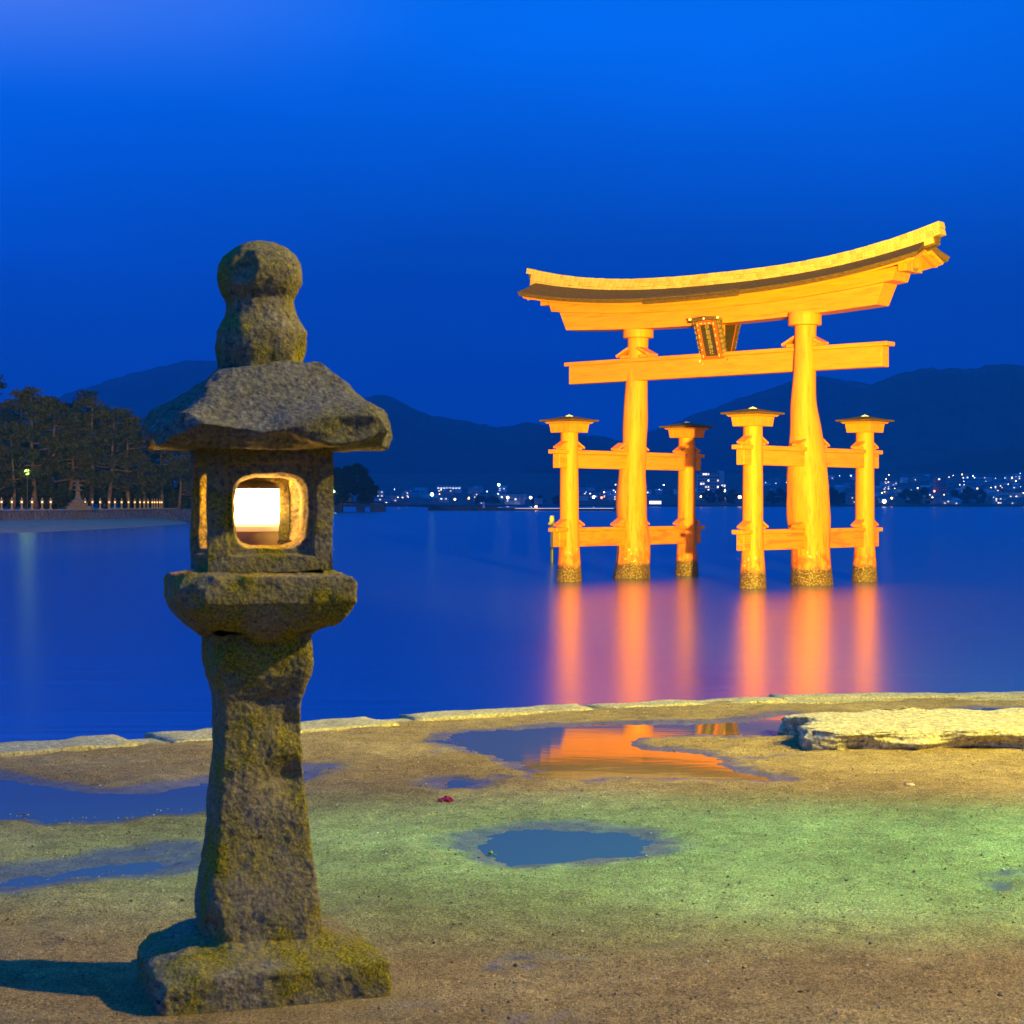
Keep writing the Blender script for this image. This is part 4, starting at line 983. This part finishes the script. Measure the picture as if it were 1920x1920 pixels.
def pine(px, top, D, z0, label, seed, group, spread=1.0, mat=None, low=.28, bend=1.0, leaf=.62, dens=26):
    rd = random.Random(seed); X = (px - 960) / F * D; H = EYE + (HOR - top) / F * D - z0
    root = empty('pine_tree', (X, D, z0), label=label, category='tree', group=group)
    mb = MB(); n_ = 9; pts = []; x_ = y_ = 0.0; dx = rd.uniform(-.12, .12) * bend; dy = rd.uniform(-.1, .1)
    for i in range(n_ + 1):
        t = i / n_; pts.append((x_, y_, t * H * .94)); x_ += (dx + rd.uniform(-.09, .09) * bend) * H / n_; y_ += (dy + rd.uniform(-.08, .08)) * H / n_
        dx *= .8
    r0 = .018 * H + .12
    mb.tube(pts, [r0 * (1 - .85 * i / n_) for i in range(n_ + 1)], 7)
    pads = []
    nl = int(13 + H * .25)
    for k in range(nl):
        t = low + (1 - low) * (k + rd.random()) / nl; i = min(int(t * n_), n_ - 1); f_ = t * n_ - i
        b0 = Vector(pts[i]).lerp(Vector(pts[i + 1]), f_); a = rd.uniform(0, 6.28); env = math.sin(min(1, (1 - t) / .75 + .12) * 1.5) * (1 if t > .4 else .8)
        L = H * .27 * env * rd.uniform(.6, 1.15) * spread + .6
        e_ = b0 + Vector((math.cos(a) * L, math.sin(a) * L * .8, L * rd.uniform(-.05, .32)))
        mid = b0.lerp(e_, .5) + Vector((0, 0, -L * rd.uniform(-.02, .12)))
        rr = r0 * .42 * (1 - t * .6); mb.tube([b0, mid, e_], [rr, rr * .6, rr * .25], 5)
        pr_ = H * .085 * rd.uniform(.7, 1.25) * (.75 + .5 * env)
        pads.append((tuple(e_), pr_)); pads.append((tuple(b0.lerp(e_, .62) + Vector((rd.uniform(-1, 1), rd.uniform(-1, 1), .4))), pr_ * .85))
        for q_ in range(2): pads.append((tuple(e_ + Vector((rd.uniform(-1, 1), rd.uniform(-1, 1), rd.uniform(-.3, .5))) * pr_ * 1.2), pr_ * .55))
    tp = Vector(pts[-1]); pads.append((tuple(tp), H * .06)); pads.append((tuple(tp + Vector((rd.uniform(-1, 1), 0, -H * .05))), H * .085))
    mb.build('trunk', M_TRUNK, root, True)
    Vv, Fi = foliage(pads, dens, leaf, seed)
    add('crown', leaf_mesh('crown', Vv, Fi), mat or M_PINE, root)
    return root
ORD = ['first', 'second', 'third', 'fourth', 'fifth', 'sixth', 'seventh', 'eighth', 'ninth', 'tenth', 'eleventh', 'twelfth', 'thirteenth', 'fourteenth', 'fifteenth', 'sixteenth', 'seventeenth', 'eighteenth']
SHORE_Z = SEA + 2.6
front = [(-22, 775, 322), (25, 800, 330), (68, 716, 335), (92, 740, 342), (128, 762, 346), (168, 738, 350), (205, 756, 358), (240, 772, 366), (272, 790, 376), (305, 812, 386), (335, 838, 398), (360, 868, 410)]
for i, (px, top, D) in enumerate(front):
    pine(px, top, D + 10, SHORE_Z, '%s tall pine from the left in the front rank of the shore grove' % ORD[i], 100 + i, 'shore grove pines, front rank', low=.20, spread=1.15)
back = [(-30, 745, 400), (8, 694, 430), (35, 738, 420), (60, 738, 425), (110, 742, 420), (148, 724, 432), (190, 752, 425), (218, 764, 436), (252, 782, 430), (290, 800, 440), (325, 812, 450), (352, 830, 455)]
for i, (px, top, D) in enumerate(back):
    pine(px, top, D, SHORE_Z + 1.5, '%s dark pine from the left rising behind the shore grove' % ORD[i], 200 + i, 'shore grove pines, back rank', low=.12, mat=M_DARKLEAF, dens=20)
def bush_tree(px, top, D, z0, w, label, seed, group, mat=None, name='broadleaf_tree'):
    rd = random.Random(seed); X = (px - 960) / F * D; H = EYE + (HOR - top) / F * D - z0
    root = empty(name, (X, D, z0), label=label, category='tree', group=group)
    MB().tube([(0, 0, 0), (.1, 0, H * .4), (0, 0, H * .8)], [.3, .22, .08], 6).build('trunk', M_TRUNK, root)
    pads = []
    for k in range(22):
        t = rd.random() ** .8; a = rd.uniform(0, 6.28); rw = w * math.sin(math.pi * (t * .8 + .15)) * rd.uniform(.3, 1)
        pads.append(((math.cos(a) * rw, math.sin(a) * rw, H * (.12 + .76 * t)), max(H * .13, w * .32) * rd.uniform(.7, 1.2)))
    pads.append(((0, 0, H * .9), H * .09))
    Vv, Fi = foliage(pads, 240 / max(1., (w * .32) ** 2), max(.5, w * .14), seed, flat=.8)
    add('crown', leaf_mesh('crown', Vv, Fi), mat or M_DARKLEAF, root)
# understorey behind the lantern row
for i, (px, top, D) in enumerate([(-15, 880, 318), (22, 885, 322), (45, 868, 326), (75, 885, 328), (110, 905, 335), (155, 905, 345), (195, 900, 352), (235, 905, 362), (275, 905, 374), (315, 910, 388), (345, 915, 402)]):
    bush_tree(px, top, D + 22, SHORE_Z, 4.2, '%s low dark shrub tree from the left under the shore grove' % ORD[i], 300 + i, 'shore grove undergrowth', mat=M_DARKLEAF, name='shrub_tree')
# headland with trees behind the big lantern
for i, (px, top, D) in enumerate([(560, 880, 860), (590, 872, 850), (612, 884, 840), (632, 876, 845), (652, 872, 850), (672, 868, 852), (688, 890, 848), (640, 905, 835)]):
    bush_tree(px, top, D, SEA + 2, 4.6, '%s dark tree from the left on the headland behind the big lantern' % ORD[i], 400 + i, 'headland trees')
# dark trees along the far shore
zone_n = {}
for i, px in enumerate([900, 925, 1010, 1045, 1330, 1352, 1375, 1447, 1462, 1478, 1560, 1566, 1580, 1700, 1718, 1735, 1790, 1815, 1838]):
    Y = 2225 + (i * 37) % 50; zn = 'left of the gate' if px < 1050 else 'between the gate pillars' if px < 1600 else 'right of the gate'
    zone_n[zn] = zone_n.get(zn, -1) + 1
    bush_tree(px, 922 - (i * 7) % 12 if px > 1300 else 930, Y, SEA + 2, 9, '%s dark round tree from the left on the far shore %s' % (ORD[zone_n[zn]], zn), 500 + i, 'far shore trees')

# ------------------------------------------------------------------ shore with the lantern row
row = [(-140, 262), (-60, 285), (0, 300), (100, 322), (200, 352), (290, 388), (330, 402)]          # wall line: pixel column, depth
wl = [((px - 960) / F * D, D) for px, D in row]
M_WALL = simple('rubble_wall', (.24, .19, .16), .9, .5, 1.2, .12)
M_BEACH = simple('beach_sand', (.55, .29, .15), .9, .25, .4, .04)
M_SHORE = simple('shore_earth', (.12, .10, .08), .95, .3, .3)
V = []; Fc = []
for x_, y_ in wl: V += [(x_, y_, SHORE_Z)]
V += [(wl[-1][0] + 6, wl[-1][1] + 60, SHORE_Z), (wl[-1][0] + 10, 700, SHORE_Z), (-700, 700, SHORE_Z), (-700, 262, SHORE_Z)]
add('wooded_shore', mesh('wooded_shore', V, [tuple(range(len(V)))]), M_SHORE, kind='structure')
sw = empty('sea_wall', (wl[2][0], wl[2][1], SEA), label='low rubble sea wall below the row of small lit lanterns', category='sea wall')
mb = MB(); o0 = Vector((wl[2][0], wl[2][1], SEA))
pts = [Vector((x_, y_, 0)) for x_, y_ in wl] + [Vector((wl[-1][0] + 6, wl[-1][1] + 60, 0))]
for i in range(len(pts) - 1):
    a, b_ = pts[i] - Vector((o0.x, o0.y, 0)), pts[i + 1] - Vector((o0.x, o0.y, 0)); n_ = 10
    for k in range(n_):
        p0, p1 = a.lerp(b_, k / n_), a.lerp(b_, (k + 1) / n_); t_ = 2.58 + .05 * math.sin(k * 2.3 + i)
        mb.put([p0 + Vector((0, -.25, 0)), p1 + Vector((0, -.25, 0)), p1 + Vector((0, .0, t_)), p0 + Vector((0, 0, t_)), p0 + Vector((0, 1.2, t_)), p1 + Vector((0, 1.2, t_))], [(0, 1, 2, 3), (3, 2, 5, 4)])
mb.build('wall_face', M_WALL, sw)
cb = MB().box((0, 0, 0), (1.5, .9, .22)); cme = mesh('coping_stone', cb.V, cb.F); cme.materials.append(simple('coping', (.34, .28, .24), .9, .3, 2))
for i in range(len(wl) - 1):
    a, b_ = Vector((*wl[i], 0)), Vector((*wl[i + 1], 0)); L = (b_ - a).length; n_ = int(L / 1.7)
    for k in range(n_):
        p_ = a.lerp(b_, (k + .5) / n_); add('coping_stone', cme, None, sw, loc=(p_.x - o0.x, p_.y - o0.y + .25, 2.70 + .02 * (k % 3)), rot=(0, 0, math.atan2(b_.y - a.y, b_.x - a.x)))
# beach in front of the wall
bw = [(-140, 1009), (-40, 1002), (0, 1000), (60, 999), (150, 995), (240, 990), (320, 985), (352, 983), (356, 980)]
water = [gp(px, py, SEA) for px, py in bw]
V = []; nb = 40
wx = np.interp(np.linspace(0, 1, nb), np.linspace(0, 1, len(water)), [w_[0] for w_ in water]); wy = np.interp(np.linspace(0, 1, nb), np.linspace(0, 1, len(water)), [w_[1] for w_ in water])
ux = np.interp(np.linspace(0, 1, nb), np.linspace(0, 1, len(wl)), [w_[0] for w_ in wl]); uy = np.interp(np.linspace(0, 1, nb), np.linspace(0, 1, len(wl)), [w_[1] for w_ in wl])
for r_ in range(9):
    t = r_ / 8
    for k in range(nb):
        zt = 1.15 * np.interp(k, [0, nb * .8, nb - 1], [1, .8, .2])
        V.append((wx[k] * (1 - t) + ux[k] * t, wy[k] * (1 - t) + uy[k] * t, SEA - .06 + (zt + .06) * t ** .8 + .03 * math.sin(k * 1.7 + r_ * 2.1) * t))
Fc = [(i * nb + k, i * nb + k + 1, (i + 1) * nb + k + 1, (i + 1) * nb + k) for i in range(8) for k in range(nb - 1)]
add('beach', mesh('beach', V, Fc, True), M_BEACH, kind='structure')

# small lit stone lanterns
M_SMALL = simple('granite', (.33, .26, .20), .9, .35, 3, .02)
M_FLAME = glow('lantern_glow', (1, .43, .085), 2.6, True)
sl = empty('stone_lantern'); sl['category'] = 'stone lantern'
def sqst(prof, name, mat, parent, p=10):
    D = sering(sqdirs(16), p); rg = np.array([np.c_[D * w, np.full(16, z)] for z, w in prof]); V, Fc = loft(rg); n_ = len(prof)
    Fc = list(Fc) + [tuple(range(16))[::-1], tuple((n_ - 1) * 16 + k for k in range(16))]
    return add(name, mesh(name, V, Fc), mat, parent)
sqst([(0, .36), (.12, .36), (.17, .24)], 'base', M_SMALL, sl)
sqst([(.17, .19), (.5, .14), (.85, .13), (.98, .17)], 'shaft', M_SMALL, sl)
sqst([(.98, .18), (1.07, .29), (1.15, .30), (1.16, .2)], 'platform', M_SMALL, sl)
sqst([(1.17, .17), (1.46, .17)], 'lamp_panel', M_FLAME, sl)
mb = MB()
for a in (-1, 1):
    for b_ in (-1, 1): mb.box((a * .17, b_ * .17, 1.315), (.07, .07, .30))
mb.build('fire_box', M_SMALL, sl)
sqst([(1.47, .36), (1.56, .37), (1.66, .22), (1.74, .12)], 'roof', M_SMALL, sl)
sqst([(1.74, .10), (1.84, .13), (1.90, .09), (1.97, .12), (2.04, .11), (2.12, .02)], 'finial', M_SMALL, sl, 3)
zx = [15, 118, 217, 320, 422, 506, 851, 923, 1002, 1090, 1149, 1215, 1285, 1347, 1400, 1440, 1480, 1522, 1545, 1570, 1598, 1617]
rpx = np.array([r_[0] for r_ in row]); rD = np.array([r_[1] for r_ in row])
for i, z_ in enumerate(zx):
    px = z_ / 5.3333; D = float(np.interp(px, rpx, rD)) + 1.6
    o = sl if i == 0 else copy_tree(sl)
    o.location = ((px - 960) / F * D, D, SHORE_Z + .18); o.rotation_euler = (0, 0, .3 + .1 * math.sin(i * 3)); o.scale = (1, 1, 1)
    o['group'] = 'small lit lanterns along the sea wall'
    o['label'] = ('%s small lit stone lantern left of the tall stone monument, counted from the left' % ORD[i]) if i < 6 else ('%s small lit stone lantern to the right of the tall stone monument' % ORD[i - 6])
# tall stone monument among them
p_ = at(131, 958, 330)
M_MONU = simple('dark_granite', (.15, .11, .085), .9, .35, 3, .02)
mo = empty('stone_monument', (p_.x, 336, SHORE_Z), .35, label='tall unlit stone lantern monument on stepped base amid the small lanterns', category='monument')
sqst([(0, 2.3), (.8, 2.3), (.82, 1.75), (1.4, 1.75), (1.42, 1.2), (1.9, 1.15), (1.95, .8)], 'stepped_base', M_MONU, mo)
sqst([(1.95, .75), (2.5, .5), (3.1, .38), (3.5, .42)], 'shaft', M_MONU, mo); sqst([(3.5, .4), (3.7, .8), (3.85, .82), (3.88, .5)], 'platform', M_MONU, mo)
sqst([(3.88, .36), (4.5, .36)], 'fire_box', M_MONU, mo); sqst([(4.5, .9), (4.65, .92), (4.85, .4), (4.95, .2)], 'roof', M_MONU, mo); sqst([(4.95, .18), (5.1, .26), (5.3, .04)], 'finial', M_MONU, mo, 3)
# bright green lamp among the pines
p_ = at(51, 885, 338)
gl = empty('lamp_post', (p_.x, p_.y, SHORE_Z), label='bright yellow green lamp shining among the pines above the lantern row', category='lamp post')
MB().tube([(0, 0, 0), (0, 0, p_.z - SHORE_Z - .4)], .09, 8).build('post', M_METAL, gl)
bm = bmesh.new(); bmesh.ops.create_icosphere(bm, subdivisions=3, radius=.55); me = bpy.data.meshes.new('globe'); bm.to_mesh(me); bm.free()
me.polygons.foreach_set('use_smooth', [True] * len(me.polygons))
add('globe', me, glow('lamp_globe', (.62, 1, .14), 2.2), gl, loc=(0, 0, p_.z - SHORE_Z))
lamp('green_lamp_light', 'POINT', (p_.x + .3, p_.y - .8, p_.z + .1), 200, (.55, 1.0, .12), size=1.6)

# ------------------------------------------------------------------ jetty, breakwater and shrine hall left of the gate
M_DARKWOOD = simple('dark_timber', (.05, .04, .035), .9, .3, 1); M_CONC = simple('dark_concrete', (.10, .10, .105), .9, .25, .3)
c = at(672, 948, 840)
jt = empty('jetty', (c.x, 840, SEA), label='dark stone jetty on piers behind the big lantern', category='jetty')
MB().box((-10, 0, 3.0), (44, 6, 1.0)).build('deck', M_CONC, jt); MB().box((-10, -2.8, 4.3), (44, .2, .9)).build('railing', M_DARKWOOD, jt)
for x_ in (-30, -20, -9, 1, 9): MB().box((x_, 0, 1.2), (3.4 if x_ < 5 else 7, 5.6, 2.6)).build('pier', M_CONC, jt)
c = at(768, 945, 900)
br = empty('footbridge', (c.x, 900, SEA), label='thin sloping footbridge leading from the jetty to the breakwater', category='footbridge')
M3 = Matrix.Rotation(R(5.0), 3, 'Y')
MB().box((0, 0, 2.9), (30, 2, .5), M3).build('deck', M_DARKWOOD, br); MB().box((0, -1, 4.1), (30, .15, .2), M3).build('handrail', M_DARKWOOD, br)
MB().box((0, -1, 3.55), (30, .12, .12), M3).build('midrail', M_DARKWOOD, br)
c = at(980, 957, 960)
bk = empty('breakwater', (c.x, 960, SEA), label='long low dark breakwater lying left of the gate on the water', category='breakwater')
MB().box((0, 0, .4), (100, 5, 2.2)).build('wall', M_CONC, bk); MB().box((-30, .5, 1.8), (34, 4, 1.0)).build('raised_deck', M_CONC, bk)
M_STRIP = glow('deck_light', (1, .9, .8), 1.2)
MB().box((22, -2.55, 1.25), (52, .06, .18)).build('light_strip', M_STRIP, bk)
c = at(907, 942, 955)
bc = empty('harbour_beacon', (c.x, 955, SEA + 1.5), label='short white beacon standing on the dark breakwater', category='beacon')
MB().lathe([(0, .9), (.5, .9), (.55, .5), (3.0, .45), (3.2, .7), (3.3, .3)], 12).build('tower', simple('white_paint', (.8, .8, .8), .5, .05), bc)
MB().lathe([(3.3, .28), (3.9, .28), (4.0, .05)], 12).build('lantern', M_DARKWOOD, bc)
far_lamp(1005, 950, 955, 'orange', .55, 'small orange lamp standing on the breakwater near the gate')
far_lamp(626, 920, 838, 'green', .75, 'green lamp in front of the shrine hall behind the big lantern')
c = at(640, 935, 850)
sh = empty('shrine_hall', (c.x - 3, 850, SEA + 2.5), label='dim hall with hipped roof below the headland trees', category='building')
MB().box((0, 0, 2.4), (16, 8, 4.8)).build('wall', simple('plaster', (.35, .33, .3), .8), sh)
MB().put([(-9.5, -5.5, 4.8), (9.5, -5.5, 4.8), (9.5, 5.5, 4.8), (-9.5, 5.5, 4.8), (-5, 0, 8), (5, 0, 8)], [(0, 1, 5, 4), (2, 3, 4, 5), (0, 4, 3), (1, 2, 5), (3, 2, 1, 0)]).build('roof', M_HROOF[1], sh)
for k in range(6): MB().box((-6.5 + k * 2.6, -4.05, 2.6), (.35, .12, 4.6)).build('post', M_DARKWOOD, sh)

# ------------------------------------------------------------------ dusk haze over the bay
hz = MB().box((0, 2900, 250), (12000, 6600, 508))
ho = hz.build('haze', None, None, kind='stuff', label='thin blue dusk haze over the bay', category='haze')
m = bpy.data.materials.new('dusk_haze'); m.use_nodes = True; n = m.node_tree.nodes; n.remove(n['Principled BSDF'])
pv = n.new('ShaderNodeVolumePrincipled'); pv.inputs['Color'].default_value = (.03, .46, 1, 1); pv.inputs['Density'].default_value = 0.00013; pv.inputs['Anisotropy'].default_value = 0.1
m.node_tree.links.new(pv.outputs[0], n['Material Output'].inputs['Volume'])
ho.data.materials.clear(); ho.data.materials.append(m)
